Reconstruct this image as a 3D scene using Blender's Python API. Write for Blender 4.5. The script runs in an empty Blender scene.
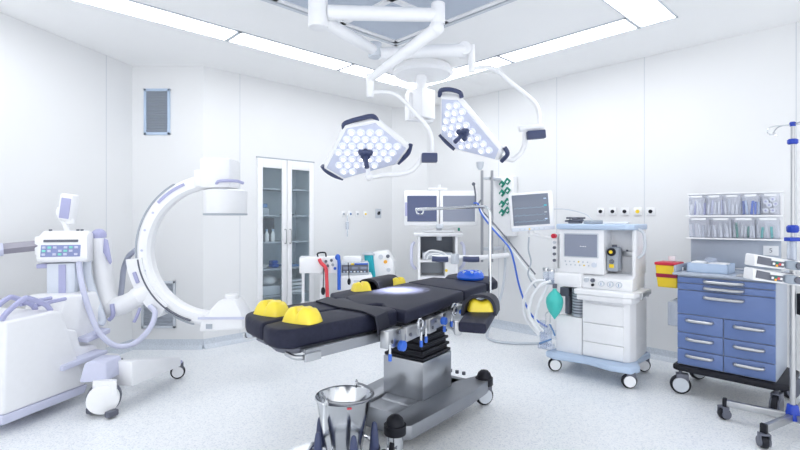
import bpy, bmesh, math, random
from mathutils import Vector, Matrix
random.seed(7)
SC = bpy.context.scene
COL = SC.collection
# ---------------------------------------------------------------- camera, world, light, exposure
F, CX, HY, CH = 477.0, 400.0, 219.0, 1.42
cam = bpy.data.cameras.new('camera'); cam.lens = 36*F/800; cam.sensor_width = 36; cam.shift_y = -(225-HY)/800
cam.clip_start = .05
camo = bpy.data.objects.new('camera', cam); COL.objects.link(camo)
camo.location = (0, 0, CH); camo.rotation_euler = (math.pi/2, 0, 0); SC.camera = camo
w = bpy.data.worlds.new('world'); SC.world = w; w.use_nodes = True
w.node_tree.nodes['Background'].inputs[0].default_value = (.965, .98, 1, 1)
w.node_tree.nodes['Background'].inputs[1].default_value = 1.0
SC.view_settings.view_transform = 'Standard'; SC.view_settings.look = 'None'
SC.view_settings.gamma = 1; SC.view_settings.use_curve_mapping = False
SC.view_settings.exposure = 0.92
SC.cycles.transparent_max_bounces = 32
SC.cycles.caustics_reflective = False; SC.cycles.caustics_refractive = False
PANEL_STRENGTH = 4.3
SPOT_POWER = 650

# ---------------------------------------------------------------- helpers
def P(px, py, Y): return Vector(((px-CX)/F*Y, Y, CH-(py-HY)/F*Y))
def G(px, py, z=0.0):
    Y = (CH-z)*F/(py-HY); return Vector(((px-CX)/F*Y, Y, z))
def mat(name, col, rough=.45, metal=0, emit=0, ecol=None, alpha=1, trans=0, noise=None, coat=0, ior=None):
    m = bpy.data.materials.new(name); m.use_nodes = True; nt = m.node_tree
    b = nt.nodes['Principled BSDF']
    b.inputs['Base Color'].default_value = (*col, 1); b.inputs['Roughness'].default_value = rough
    b.inputs['Metallic'].default_value = metal; b.inputs['Alpha'].default_value = alpha
    if max(col) < .06: b.inputs['Specular IOR Level'].default_value = .18
    b.inputs['Transmission Weight'].default_value = trans; b.inputs['Coat Weight'].default_value = coat
    if ior: b.inputs['IOR'].default_value = ior
    if emit:
        b.inputs['Emission Color'].default_value = (*(ecol or col), 1); b.inputs['Emission Strength'].default_value = emit
    # a faint procedural grain on every surface
    tc = nt.nodes.new('ShaderNodeTexCoord'); n = nt.nodes.new('ShaderNodeTexNoise')
    sc, amt, detail = noise or (25, .008, 2)
    n.inputs['Scale'].default_value = sc; n.inputs['Detail'].default_value = detail
    nt.links.new(tc.outputs['Object'], n.inputs['Vector'])
    r = nt.nodes.new('ShaderNodeValToRGB')
    r.color_ramp.elements[0].position = .3; r.color_ramp.elements[1].position = .7
    r.color_ramp.elements[0].color = (*[c*(1-amt) for c in col], 1)
    r.color_ramp.elements[1].color = (*[min(1, c*(1+amt)) for c in col], 1)
    nt.links.new(n.outputs['Fac'], r.inputs['Fac']); nt.links.new(r.outputs['Color'], b.inputs['Base Color'])
    return m
def clearmat(name, tint, body, amt):
    m = bpy.data.materials.new(name); m.use_nodes = True; nt = m.node_tree; nt.nodes.clear()
    out = nt.nodes.new('ShaderNodeOutputMaterial'); tr = nt.nodes.new('ShaderNodeBsdfTransparent'); tr.inputs[0].default_value = (*tint, 1)
    df = nt.nodes.new('ShaderNodeBsdfDiffuse'); df.inputs[0].default_value = (*body, 1)
    gl = nt.nodes.new('ShaderNodeBsdfGlossy'); gl.inputs['Roughness'].default_value = .06
    lwt = nt.nodes.new('ShaderNodeLayerWeight'); pw = nt.nodes.new('ShaderNodeMath'); pw.operation = 'POWER'; pw.inputs[1].default_value = 4
    fr = nt.nodes.new('ShaderNodeMath'); fr.operation = 'MULTIPLY_ADD'; fr.inputs[1].default_value = .6; fr.inputs[2].default_value = .03
    nt.links.new(lwt.outputs['Facing'], pw.inputs[0]); nt.links.new(pw.outputs[0], fr.inputs[0])
    m1 = nt.nodes.new('ShaderNodeMixShader'); m1.inputs[0].default_value = amt; m2 = nt.nodes.new('ShaderNodeMixShader')
    nt.links.new(tr.outputs[0], m1.inputs[1]); nt.links.new(df.outputs[0], m1.inputs[2])
    nt.links.new(fr.outputs[0], m2.inputs[0]); nt.links.new(m1.outputs[0], m2.inputs[1]); nt.links.new(gl.outputs[0], m2.inputs[2])
    nt.links.new(m2.outputs[0], out.inputs[0]); return m
WH = mat('white_enamel', (.87, .88, .91), .35)
WH2 = mat('white_plastic', (.90, .91, .935), .3)
WHB = mat('bluish_white_plastic', (.70, .75, .84), .35)
WALL = mat('wall_panel', (.82, .83, .845), .5, noise=(1.5, .01, 2))
CEIL = mat('ceiling_paint', (.95, .955, .96), .6, noise=(1.5, .01, 2))
LIL = mat('lilac_plastic', (.42, .43, .66), .4)
LIL2 = mat('pale_lilac_plastic', (.60, .62, .78), .4)
LBL = mat('pale_blue_plastic', (.50, .62, .80), .35)
GREY = mat('grey_plastic', (.40, .44, .50), .4)
LGREY = mat('light_grey_plastic', (.60, .64, .70), .4)
DGREY = mat('dark_grey_plastic', (.12, .13, .17), .4)
BLK = mat('black_rubber', (.018, .019, .026), .45)
CUSH = mat('black_upholstery', (.018, .020, .040), .50, noise=(60, .12, 3))
STRAP = mat('black_strap', (.028, .03, .045), .5)
STEEL = mat('brushed_steel', (.46, .475, .50), .28, 1, noise=(8, .03, 6))
STEELD = mat('satin_steel', (.34, .355, .385), .42, 1, noise=(8, .03, 6))
CHROME = mat('chrome', (.62, .64, .67), .14, 1)
ALU = mat('aluminium', (.50, .51, .53), .38, 1)
YEL = mat('yellow_gel', (.95, .76, .05), .3, coat=.3)
YEL2 = mat('yellow_plastic', (.92, .66, .03), .4)
RED = mat('red_plastic', (.60, .02, .05), .4)
REDH = mat('red_hose', (.75, .07, .09), .4)
BLU = mat('blue_plastic', (.01, .05, .45), .35)
BLUG = mat('blue_gel', (.01, .12, .72), .25, coat=.3)
BLUH = mat('blue_hose', (.03, .13, .60), .4)
CART = mat('cart_blue', (.13, .20, .43), .4)
CARTG = mat('cart_grey', (.42, .47, .56), .4)
TEAL = mat('teal_rubber', (.06, .55, .50), .4)
TEALP = mat('teal_plastic', (.03, .50, .60), .35)
GRN = mat('green_plastic', (.0, .22, .15), .4)
SCRB = mat('dark_blue_screen', (.055, .07, .15), .25, emit=.12, ecol=(.12, .16, .30))
SCRG = mat('grey_screen', (.15, .17, .23), .25, emit=.22, ecol=(.25, .28, .36))
LCDG = mat('green_key_light', (.20, .55, .50), .4, emit=.1, ecol=(.2, .8, .6))
LCDP = mat('key_panel', (.24, .28, .50), .4, emit=.03, ecol=(.25, .3, .6))
GLASS = clearmat('door_glass', (.95, .98, .99), (.8, .88, .94), .04)
CLEAR = clearmat('clear_plastic', (.90, .93, .98), (.78, .82, .92), .22)
CLEARB = clearmat('clear_bin_plastic', (.98, .985, 1), (.72, .76, .92), .09)
VENTG = mat('vent_grey', (.30, .34, .40), .5)
DIFF = mat('diffuser_mesh', (.50, .56, .66), .5, noise=(300, .15, 1))
CABIN = mat('cabinet_interior', (.64, .73, .80), .5)
PAPER = mat('white_paper', (.85, .87, .9), .7)
CLOTHB = mat('blue_cloth', (.12, .25, .50), .8)
LAMPG = mat('led_lens_glass', (.70, .73, .85), .15, emit=.12, ecol=(.80, .85, 1), coat=.5)
LAMPC = mat('led_core', (.75, .78, .88), .3, emit=1.5, ecol=(.92, .95, 1))
LAMPF = mat('lamp_reflector', (.52, .56, .70), .25, emit=.08, ecol=(.75, .8, 1))
NAVY = mat('navy_rubber', (.045, .06, .14), .4)
EMIT = mat('light_panel', (1, 1, 1), .5, emit=PANEL_STRENGTH, ecol=(.97, .985, 1))
ORG = mat('orange_mark', (.9, .45, .05), .5)
# speckled vinyl floor
FLOOR = bpy.data.materials.new('speckled_vinyl'); FLOOR.use_nodes = True
nt = FLOOR.node_tree; b = nt.nodes['Principled BSDF']; tc = nt.nodes.new('ShaderNodeTexCoord')
v = nt.nodes.new('ShaderNodeTexVoronoi'); v.inputs['Scale'].default_value = 130
r = nt.nodes.new('ShaderNodeValToRGB')
r.color_ramp.elements[0].position = .0; r.color_ramp.elements[0].color = (.70, .74, .80, 1)
r.color_ramp.elements[1].position = 1; r.color_ramp.elements[1].color = (.95, .965, .98, 1)
e = r.color_ramp.elements.new(.35); e.color = (.88, .91, .94, 1)
sep = nt.nodes.new('ShaderNodeSeparateColor')
nt.links.new(tc.outputs['Object'], v.inputs['Vector']); nt.links.new(v.outputs['Color'], sep.inputs[0])
nt.links.new(sep.outputs[0], r.inputs['Fac']); nt.links.new(r.outputs['Color'], b.inputs['Base Color'])
b.inputs['Roughness'].default_value = .28

MATS = {}
def Mrot(loc=(0, 0, 0), rx=0, ry=0, rz=0):
    return Matrix.Translation(loc) @ Matrix.Rotation(rz, 4, 'Z') @ Matrix.Rotation(ry, 4, 'Y') @ Matrix.Rotation(rx, 4, 'X')
def basis(z, up=(0, 0, 1)):
    z = Vector(z).normalized(); u = Vector(up)
    if abs(z.dot(u)) > .98: u = Vector((0, 1, 0))
    x = u.cross(z).normalized(); y = z.cross(x)
    return x, y, z
class MB:
    def __init__(s): s.bm = bmesh.new()
    def _add(s, t, M=None, bev=0, seg=2):
        if bev > 0:
            bmesh.ops.bevel(t, geom=list(t.edges), offset=bev, segments=seg, profile=.5, affect='EDGES', clamp_overlap=True)
        if M is not None: bmesh.ops.transform(t, matrix=M, verts=t.verts)
        me = bpy.data.meshes.new('t'); t.to_mesh(me); t.free(); s.bm.from_mesh(me); bpy.data.meshes.remove(me)
        return s
    def box(s, x0, x1, y0, y1, z0, z1, M=None, bev=0, seg=2):
        t = bmesh.new(); bmesh.ops.create_cube(t, size=1)
        for vv in t.verts:
            vv.co = Vector(((x0+x1)/2+vv.co.x*(x1-x0), (y0+y1)/2+vv.co.y*(y1-y0), (z0+z1)/2+vv.co.z*(z1-z0)))
        return s._add(t, M, bev, seg)
    def prism(s, poly, z0, z1, M=None, bev=0, seg=3, top=None):
        """poly: list of (x,y); optional top poly"""
        t = bmesh.new(); top = top or poly
        a = [t.verts.new((p[0], p[1], z0)) for p in poly]; c = [t.verts.new((p[0], p[1], z1)) for p in top]
        n = len(poly)
        t.faces.new(a[::-1]); t.faces.new(c)
        for i in range(n): t.faces.new((a[i], a[(i+1) % n], c[(i+1) % n], c[i]))
        bmesh.ops.recalc_face_normals(t, faces=t.faces)
        return s._add(t, M, bev, seg)
    def hull(s, pts, bev=0, seg=2):
        t = bmesh.new()
        for p in pts: t.verts.new(p)
        bmesh.ops.convex_hull(t, input=t.verts)
        bmesh.ops.dissolve_limit(t, angle_limit=.02, verts=t.verts, edges=t.edges)
        return s._add(t, None, bev, seg)
    def cyl(s, p0, p1, r0, r1=None, n=20, bev=0):
        p0, p1 = Vector(p0), Vector(p1); r1 = r0 if r1 is None else r1
        x, y, z = basis(p1-p0); t = bmesh.new()
        A = [t.verts.new(p0+(x*math.cos(a)+y*math.sin(a))*r0) for a in [2*math.pi*i/n for i in range(n)]]
        B = [t.verts.new(p1+(x*math.cos(a)+y*math.sin(a))*r1) for a in [2*math.pi*i/n for i in range(n)]]
        t.faces.new(A[::-1]); t.faces.new(B)
        for i in range(n): t.faces.new((A[i], A[(i+1) % n], B[(i+1) % n], B[i]))
        if bev:
            ed = [e for e in t.edges if any(len(f.verts) > 4 for f in e.link_faces)]
            bmesh.ops.bevel(t, geom=ed, offset=bev, segments=2, profile=.5, affect='EDGES')
        return s._add(t)
    def lathe(s, prof, c, axis=(0, 0, 1), n=28, cap=True):
        x, y, z = basis(axis); c = Vector(c); t = bmesh.new(); rings = []
        for r_, h_ in prof:
            r_ = max(r_, 1e-4)
            rings.append([t.verts.new(c+z*h_+(x*math.cos(a)+y*math.sin(a))*r_) for a in [2*math.pi*i/n for i in range(n)]])
        for A, B in zip(rings, rings[1:]):
            for i in range(n): t.faces.new((A[i], A[(i+1) % n], B[(i+1) % n], B[i]))
        if cap: t.faces.new(rings[0][::-1]); t.faces.new(rings[-1])
        bmesh.ops.recalc_face_normals(t, faces=t.faces) if cap else None
        return s._add(t)
    def tube(s, pts, r, n=10, sm=6, flat=None):
        pts = [Vector(p) for p in pts]
        if sm and len(pts) > 2:
            q = [pts[0]*2-pts[1]]+pts+[pts[-1]*2-pts[-2]]; out = []
            for i in range(1, len(q)-2):
                for k in range(sm):
                    u = k/sm; a, b_, c, d = q[i-1], q[i], q[i+1], q[i+2]
                    out.append(.5*((2*b_)+(c-a)*u+(2*a-5*b_+4*c-d)*u*u+(3*b_-a-3*c+d)*u**3))
            out.append(pts[-1]); pts = out
        t = bmesh.new(); rings = []; px = None
        for i, p in enumerate(pts):
            d = (pts[min(i+1, len(pts)-1)]-pts[max(i-1, 0)]).normalized()
            if px is None: x, y, _ = basis(d)
            else:
                x = (px-d*px.dot(d)).normalized(); y = d.cross(x)
            px = x; rr = r[min(len(r)-1, int(i*len(r)/len(pts)))] if isinstance(r, (list, tuple)) else r
            fx = flat or 1
            rings.append([t.verts.new(p+(x*math.cos(a)*fx+y*math.sin(a))*rr) for a in [2*math.pi*k/n for k in range(n)]])
        for A, B in zip(rings, rings[1:]):
            for i in range(n): t.faces.new((A[i], A[(i+1) % n], B[(i+1) % n], B[i]))
        t.faces.new(rings[0][::-1]); t.faces.new(rings[-1])
        return s._add(t)
    def sweep(s, pts, sect):
        """pts: list of (point, xdir, ydir); sect list of (a,b)"""
        t = bmesh.new(); rings = [[t.verts.new(p+X*a+Y*b_) for a, b_ in sect] for p, X, Y in pts]; n = len(sect)
        for A, B in zip(rings, rings[1:]):
            for i in range(n): t.faces.new((A[i], A[(i+1) % n], B[(i+1) % n], B[i]))
        t.faces.new(rings[0][::-1]); t.faces.new(rings[-1])
        bmesh.ops.recalc_face_normals(t, faces=t.faces)
        return s._add(t)
    def sph(s, c, r, M=None, n=16):
        t = bmesh.new(); bmesh.ops.create_uvsphere(t, u_segments=n, v_segments=max(6, n//2), radius=1)
        rr = (r, r, r) if not isinstance(r, (tuple, list)) else r
        for vv in t.verts: vv.co = Vector((vv.co.x*rr[0], vv.co.y*rr[1], vv.co.z*rr[2]))
        return s._add(t, Matrix.Translation(c) @ (M or Matrix()))
    def torus(s, c, axis, R, r, n=32, a0=0, a1=2*math.pi):
        x, y, z = basis(axis); c = Vector(c); full = abs(a1-a0-2*math.pi) < 1e-6
        pts = [c+(x*math.cos(a0+(a1-a0)*i/n)+y*math.sin(a0+(a1-a0)*i/n))*R for i in range(n+1)]
        return s.tube(pts, r, 8, 0)
    def build(s, name, m, parent=None, world=False, label=None, ang=35, kind=None):
        me = bpy.data.meshes.new(name); s.bm.to_mesh(me); s.bm.free()
        o = bpy.data.objects.new(name, me); COL.objects.link(o); me.materials.append(m)
        if parent is not None:
            o.parent = parent; MATS[o.name] = MATS[parent.name]
            if world: me.transform(MATS[parent.name].inverted())
        else: MATS[o.name] = Matrix()
        for f in me.polygons: f.use_smooth = True
        me.set_sharp_from_angle(angle=math.radians(ang))
        if label: o['label'] = label
        if kind: o['kind'] = kind
        return o
def tag(o, label, cat, group=None, kind=None):
    o['label'] = label; o['category'] = cat
    if group: o['group'] = group
    if kind: o['kind'] = kind
    return o
def thing(name, label, cat, loc=(0, 0, 0), rz=0, group=None):
    o = bpy.data.objects.new(name, None); COL.objects.link(o); o.empty_display_size = .1
    o.location = loc; o.rotation_euler = (0, 0, rz); MATS[o.name] = Mrot(loc, rz=rz)
    return tag(o, label, cat, group)
def solo(mb, name, m, label, cat, loc=None, group=None, **k):
    """one mesh thing whose origin moves to loc"""
    o = mb.build(name, m, **k)
    if loc is not None:
        o.data.transform(Matrix.Translation(-Vector(loc))); o.location = loc; MATS[o.name] = Matrix.Translation(loc)
    return tag(o, label, cat, group)
def struct(name, mb, m, parent=None):
    o = mb.build(name, m, parent)
    if parent is None: o['kind'] = 'structure'
    return o
def copy_tree(o, parent=None):
    c = o.copy(); COL.objects.link(c)
    if parent is not None: c.parent = parent
    for ch in [x for x in bpy.data.objects if x.parent == o]: copy_tree(ch, c)
    return c
def textmesh(s, size, M, name, m, parent, world=True):
    cu = bpy.data.curves.new('txt', 'FONT'); cu.body = s; cu.size = size; cu.align_x = 'CENTER'; cu.align_y = 'CENTER'; cu.extrude = .0006
    o = bpy.data.objects.new('txt', cu); COL.objects.link(o)
    dg = bpy.context.evaluated_depsgraph_get(); me = bpy.data.meshes.new_from_object(o.evaluated_get(dg))
    bpy.data.objects.remove(o); me.name = name; me.materials.clear(); me.materials.append(m)
    q = bpy.data.objects.new(name, me); COL.objects.link(q); q.parent = parent; MATS[q.name] = MATS[parent.name]
    me.transform(M)
    if world: me.transform(MATS[parent.name].inverted())
    return q

COVE = mat('cove_vinyl', (.62, .67, .74), .35, noise=(90, .12, 2))
# ---------------------------------------------------------------- the room
H = 3.1
d1 = Vector((-.691, .723, 0)); d2 = Vector((.7236, .690, 0))
A = Vector((-2.94, 5.24, 0)); B = Vector((-2.16, 5.24, 0)); C = Vector((-.12, 7.18, 0)); D = Vector((.41, 7.18, 0))
A0 = A + Vector((-.305, -1.37, 0))*4.55; E0 = D - d1*11.3
struct('floor', MB().prism([(A0.x-.3, -1), (E0.x+.3, -1), (D.x+.3, D.y+.3), (C.x-.3, C.y+.3), (B.x-.3, B.y+.4), (A.x-.3, A.y+.3)], -.1, 0), FLOOR)
struct('ceiling', MB().prism([(A0.x-.3, -1), (E0.x+.3, -1), (D.x+.3, D.y+.3), (C.x-.3, C.y+.3), (B.x-.3, B.y+.4), (A.x-.3, A.y+.3)], H, H+.1), CEIL)
def wallseg(mb, p, q, z0=0, z1=H, th=.1, s0=0, s1=None, off=0):
    L = (q-p).length; s1 = L if s1 is None else s1
    M = Mrot(p, rz=math.atan2(q.y-p.y, q.x-p.x))
    return mb.box(s0, s1, off, off+th, z0, z1, M)
CAB0, CAB1, CABT, CABB = .633, 1.417, 2.15, .12
for nm, p, q in (('left', A0, A), ('front', A, B), ('alcove', C, D), ('right', D, E0)):
    struct('wall_'+nm, wallseg(MB(), p, q), WALL)
mb = MB(); wallseg(mb, B, C, s1=CAB0); wallseg(mb, B, C, s0=CAB1); wallseg(mb, B, C, z0=CABT, s0=CAB0, s1=CAB1); wallseg(mb, B, C, z1=CABB, s0=CAB0, s1=CAB1)
struct('wall_back', mb, WALL)
for nm, p, q in (('left', A0, A), ('front', A, B), ('back', B, C), ('alcove', C, D), ('right', D, E0)):
    m_ = MB(); L = (q-p).length; M = Mrot(p, rz=math.atan2(q.y-p.y, q.x-p.x))
    t = bmesh.new(); prof = [(0, .10), (-.006, .10), (-.012, .04), (-.045, .006), (-.06, .0), (0, 0)]
    a = [t.verts.new((0, y, z)) for y, z in prof]; c_ = [t.verts.new((L, y, z)) for y, z in prof]; t.faces.new(a[::-1]); t.faces.new(c_)
    for i in range(6): t.faces.new((a[i], a[(i+1) % 6], c_[(i+1) % 6], c_[i]))
    bmesh.ops.recalc_face_normals(t, faces=t.faces); m_._add(t, M)
    struct('baseboard_'+nm, m_, COVE)
SEAM = mat('panel_seam', (.66, .69, .73), .5)
k = 0
def seam(p, dvec, s, z0=.1, z1=H):
    global k; k += 1
    q = p+dvec*s; M = Mrot(q, rz=math.atan2(dvec.y, dvec.x))
    struct('trim_%d' % k, MB().box(-.004, .004, -.0015, .002, z0, z1, M), SEAM)
for s in (1.28, 2.1, 3.08, 4.3): seam(D, -d1, s)      # right wall joints
for s in (.42, 1.62, 2.3): seam(B, d2, s)
seam(A, (A0-A).normalized()*-1, -.35); seam(A, (A0-A).normalized()*-1, -1.55)

# ---------------------------------------------------------------- ceiling: light ring, diffuser, hatch
def cpt(px, py, z=H): Y = (z-CH)*F/(HY-py); return Vector(((px-CX)/F*Y, Y, 0))
def isect(p, a, q, c):
    den = a.x*c.y-a.y*c.x; t_ = ((q.x-p.x)*c.y-(q.y-p.y)*c.x)/den; return p+a*t_
Wd = .30
pl = cpt(226, 40); pr = cpt(600, 38)               # points on the outer edges of the two strips
corner = isect(pl, d2, pr, d1)                     # outer corner of the ring
def panel(p, dvec, nvec, s0, s1, label):
    t_ = thing('ceiling_light', label, 'ceiling light', p+dvec*(s0+s1)/2+Vector((0, 0, H)), group=None)
    def quad(a, b_, c0, c1, z0, z1, m):
        pts = [p+dvec*a+nvec*c0, p+dvec*b_+nvec*c0, p+dvec*b_+nvec*c1, p+dvec*a+nvec*c1]
        return MB().prism([(q.x, q.y) for q in pts], z0, z1)
    quad(s0+.02, s1-.02, .012, Wd-.012, H-.006, H-.001, EMIT).build('diffuser', EMIT, t_, world=True)
    fr = MB()
    for a, b_, c0, c1 in ((s0, s1, 0, .012), (s0, s1, Wd-.012, Wd), (s0, s0+.02, 0, Wd), (s1-.02, s1, 0, Wd)):
        pts = [p+dvec*a+nvec*c0, p+dvec*b_+nvec*c0, p+dvec*b_+nvec*c1, p+dvec*a+nvec*c1]
        fr.prism([(q.x, q.y) for q in pts], H-.012, H)
    fr.build('frame', LGREY, t_, world=True)
nL = d1*-1; nR = d2*-1      # inward directions
def along(p, o, dv): return (p-o).dot(dv)
sA = along(cpt(226, 40), corner, d2*-1); sB = along(cpt(336, 70), corner, d2*-1)
panel(corner, d2*-1, nL, 0.30, sB, 'long white ceiling light panel just left of the ceiling disc')
panel(corner, d2*-1, nL, sB, sA, 'ceiling light panel in the left strip above the glass cabinet')
panel(corner, d2*-1, nL, sA, sA+1.5, 'ceiling light panel at the top left edge above the mobile X-ray arm')
panel(corner, d2*-1, nL, sA+1.5, sA+3, 'ceiling light panel at the camera end of the left strip')
rA = along(cpt(512, 61), corner, d1*-1); rB = along(cpt(640, 27), corner, d1*-1)
panel(corner, d1*-1, nR, 0.0, rA, 'ceiling light panel behind the ceiling disc at the ring corner')
panel(corner, d1*-1, nR, rA, rB, 'long ceiling light panel of the right strip above the wall sockets')
cr = corner+d1*-1*(rB+Wd)
panel(cr, d2*-1, d1, 0, 1.25, 'ceiling light panel turning towards the camera at the end of the right strip')
# laminar-flow diffuser field
dc = cpt(396, 46, H-.03)
t_ = thing('ceiling_diffuser', 'large grey-blue square air diffuser field with white bars in the ceiling', 'air diffuser', dc+Vector((0, 0, H)))
def cpoly(a0, a1, b0, b1): return [((dc-d2*a-d1*b_).x, (dc-d2*a-d1*b_).y) for a, b_ in ((a0, b0), (a1, b0), (a1, b1), (a0, b1))]
S_ = 2.6
fr = MB()
for a0, a1, b0, b1 in ((0, S_, 0, .035), (0, S_, S_-.035, S_), (0, .035, 0, S_), (S_-.035, S_, 0, S_)): fr.prism(cpoly(a0, a1, b0, b1), H-.035, H)
fr.build('outer_frame', LGREY, t_, world=True)
fr = MB()
for a0, a1, b0, b1 in ((.05, S_-.05, .05, .09), (.05, .09, .05, S_-.05)): fr.prism(cpoly(a0, a1, b0, b1), H-.03, H-.002)
for g in (.68, 1.32, 1.96):
    fr.prism(cpoly(.05, S_-.05, g-.03, g+.03), H-.03, H-.002); fr.prism(cpoly(g-.03, g+.03, .05, S_-.05), H-.03, H-.002)
fr.build('grid_bar', WH, t_, world=True)
for i in range(4):
    for j in range(4):
        g = [.09, .70, 1.34, 1.98, 2.56]
        MB().prism(cpoly(g[i], g[i+1]-.04, g[j], g[j+1]-.04), H-.02, H-.004).build('mesh_panel', DIFF, t_, world=True)
hq = cpt(487, 79)
solo(MB().box(-.2, .2, -.2, .2, -.006, 0, Mrot(hq+Vector((0, 0, H)), rz=math.radians(-46)), bev=.003), 'ceiling_hatch', CEIL,
     'faint square access hatch in the ceiling right of the disc', 'hatch', hq+Vector((0, 0, H)))

# ---------------------------------------------------------------- wall vents
def vent(name, px0, px1, py0, py1, Y, label, lv, frame, louv):
    a = P(px0, py0, Y); b_ = P(px1, py1, Y); t_ = thing(name, label, 'vent', ((a.x+b_.x)/2, Y, b_.z))
    fw = .028
    f_ = MB().box(a.x, b_.x, Y-.02, Y, b_.z, b_.z+fw, bev=.004).box(a.x, b_.x, Y-.02, Y, a.z-fw, a.z, bev=.004).box(a.x, a.x+fw, Y-.02, Y, b_.z, a.z, bev=.004).box(b_.x-fw, b_.x, Y-.02, Y, b_.z, a.z, bev=.004)
    f_.build('frame', frame, t_, world=True)
    MB().box(a.x+fw, b_.x-fw, Y-.006, Y-.001, b_.z+fw, a.z-fw).build('backing', louv, t_, world=True)
    l_ = MB(); n = lv; hh = (a.z-b_.z-2*fw)/n
    for i in range(n):
        z = b_.z+fw+hh*(i+.5); l_.box(a.x+fw, b_.x-fw, -.001, .001, -hh*.45, hh*.45, Mrot((0, Y-.012, z), rx=.7))
    l_.build('louvre', louv, t_, world=True)
vent('wall_vent', 144.5, 170.5, 89, 135, 5.24, 'grey louvred air vent high on the wall near the left corner', 16, LBL, VENTG)
vent('wall_vent', 142, 176, 281, 328, 5.24, 'pale grey return air grille low on the wall behind the C-shaped arm', 12, LGREY, mat('grille_grey', (.45, .49, .56), .5))

# ---------------------------------------------------------------- glass cabinet, recessed in the back wall
Mw = Mrot(B, rz=math.atan2(d2.y, d2.x)); rzB = math.atan2(d2.y, d2.x)
cab = thing('glass_cabinet', 'tall white built-in cabinet with two glass doors and shelves', 'cabinet', B+d2*CAB0, rzB)
CW = CAB1-CAB0
MB().box(.0, CW, .38, .40, CABB, CABT).box(0, .02, .01, .38, CABB, CABT).box(CW-.02, CW, .01, .38, CABB, CABT).box(.02, CW-.02, .01, .38, CABT-.02, CABT).box(.02, CW-.02, .01, .38, CABB, CABB+.02).build('carcass', CABIN, cab)
fr = MB().box(-.012, CW+.012, -.02, .006, CABT, CABT+.015, bev=.002)
fr.build('top_edge', GREY, cab)
zs = [.47, .80, 1.13, 1.46, 1.79]
for z in zs: MB().box(.02, CW-.02, .03, .38, z-.009, z+.009).build('shelf', GREY, cab)
for i, (x0, x1) in enumerate(((.0, CW/2-.004), (CW/2+.004, CW))):
    fw = .065
    dr = MB().box(x0, x0+fw, -.022, .004, CABB, CABT, bev=.003).box(x1-fw, x1, -.022, .004, CABB, CABT, bev=.003).box(x0+fw, x1-fw, -.022, .004, CABT-.11, CABT, bev=.003).box(x0+fw, x1-fw, -.022, .004, CABB, CABB+.11, bev=.003)
    dr = dr.build('door', WH2, cab)
    MB().box(x0+fw, x1-fw, -.012, -.006, CABB+.11, CABT-.11).build('pane', GLASS, dr)
    hx = x1-.03 if i == 0 else x0+.03
    MB().tube([(hx, -.02, 1.12), (hx, -.06, 1.13), (hx, -.06, 1.28), (hx, -.02, 1.29)], .006, 8, 4).build('handle', ALU, dr)
def incab(x, y, z): return B+d2*(CAB0+x)-d1*(-y)+Vector((0, 0, z))
def cabbox(name, x0, x1, z, h_, m, label, cat, y0=.08, y1=.3, g=None):
    M = Mrot(incab(0, 0, 0), rz=rzB)
    return solo(MB().box(x0, x1, y0, y1, z+.0095, z+h_, M, bev=.004), name, m, label, cat, incab((x0+x1)/2, (y0+y1)/2, z), g)
cabbox('storage_box', .08, .35, 1.13, .30, DGREY, 'dark grey box behind the white bottles in the left door', 'box', .22, .34)
cabbox('storage_box', .09, .20, 1.46, .09, GREY, 'small grey box on the shelf above the dark box', 'box')
cabbox('blue_box', .12, .19, 1.5505, .06, CLOTHB, 'small blue carton on top of the small grey box', 'box', .1, .2)
for x, z, lb in ((.11, 1.13, 'leftmost of the white bottles in front of the dark box'), (.19, 1.13, 'second white bottle in front of the dark box'), (.275, 1.13, 'rightmost white bottle in front of the dark box')):
    p = incab(x, .12, z+.0095)
    t_ = thing('bottle', lb, 'bottle', p, group='bottles in the glass cabinet')
    MB().lathe([(.026, 0), (.028, .01), (.028, .09), (.012, .12), (.012, .13)], (0, 0, 0), n=14).build('body', PAPER, t_)
    MB().cyl((0, 0, .13), (0, 0, .155), .015, n=12).build('cap', LBL, t_)
p = incab(.14, .17, .8095)
solo(MB().lathe([(.05, 0), (.09, .03), (.095, .045), (.088, .045), (.045, .008)], p, n=20), 'white_bowl', PAPER, 'white bowl on the middle shelf in the left door', 'bowl', p)
p = incab(.31, .17, .8095)
solo(MB().box(-.045, .045, -.06, .06, 0, .05, Mrot(p, rz=.8), bev=.015).box(-.04, .04, -.05, .05, .05, .09, Mrot(p, rz=.9), bev=.015), 'folded_cloth', BLUH, 'folded blue cloth beside the white bowl', 'cloth', p)
cabbox('paper_stack', .10, .36, .47, .12, LGREY, 'grey wrapped pack on the lower shelf in the left door', 'pack')
p = incab(.24, .2, .5905)
solo(MB().sph(p+Vector((0, 0, .065)), (.12, .09, .065)), 'wrapped_bundle', PAPER, 'rounded white bundle lying on the grey pack', 'bundle', p)
for i in range(4):
    cabbox('instrument_tray', .45, .70, .47+.045*i+(.0 if i == 0 else .0), .04, (PAPER, LGREY)[i % 2], ('lowest', 'second lowest', 'second highest', 'topmost')[i]+' of the stacked trays in the right door', 'tray', g='trays stacked behind the right door')
cabbox('folder', .45, .66, .80, .03, CLOTHB, 'flat blue folder on the middle shelf in the right door', 'folder')
cabbox('small_case', .47, .55, 1.46, .022, DGREY, 'flat dark case on the upper shelf in the right door', 'case')


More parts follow.
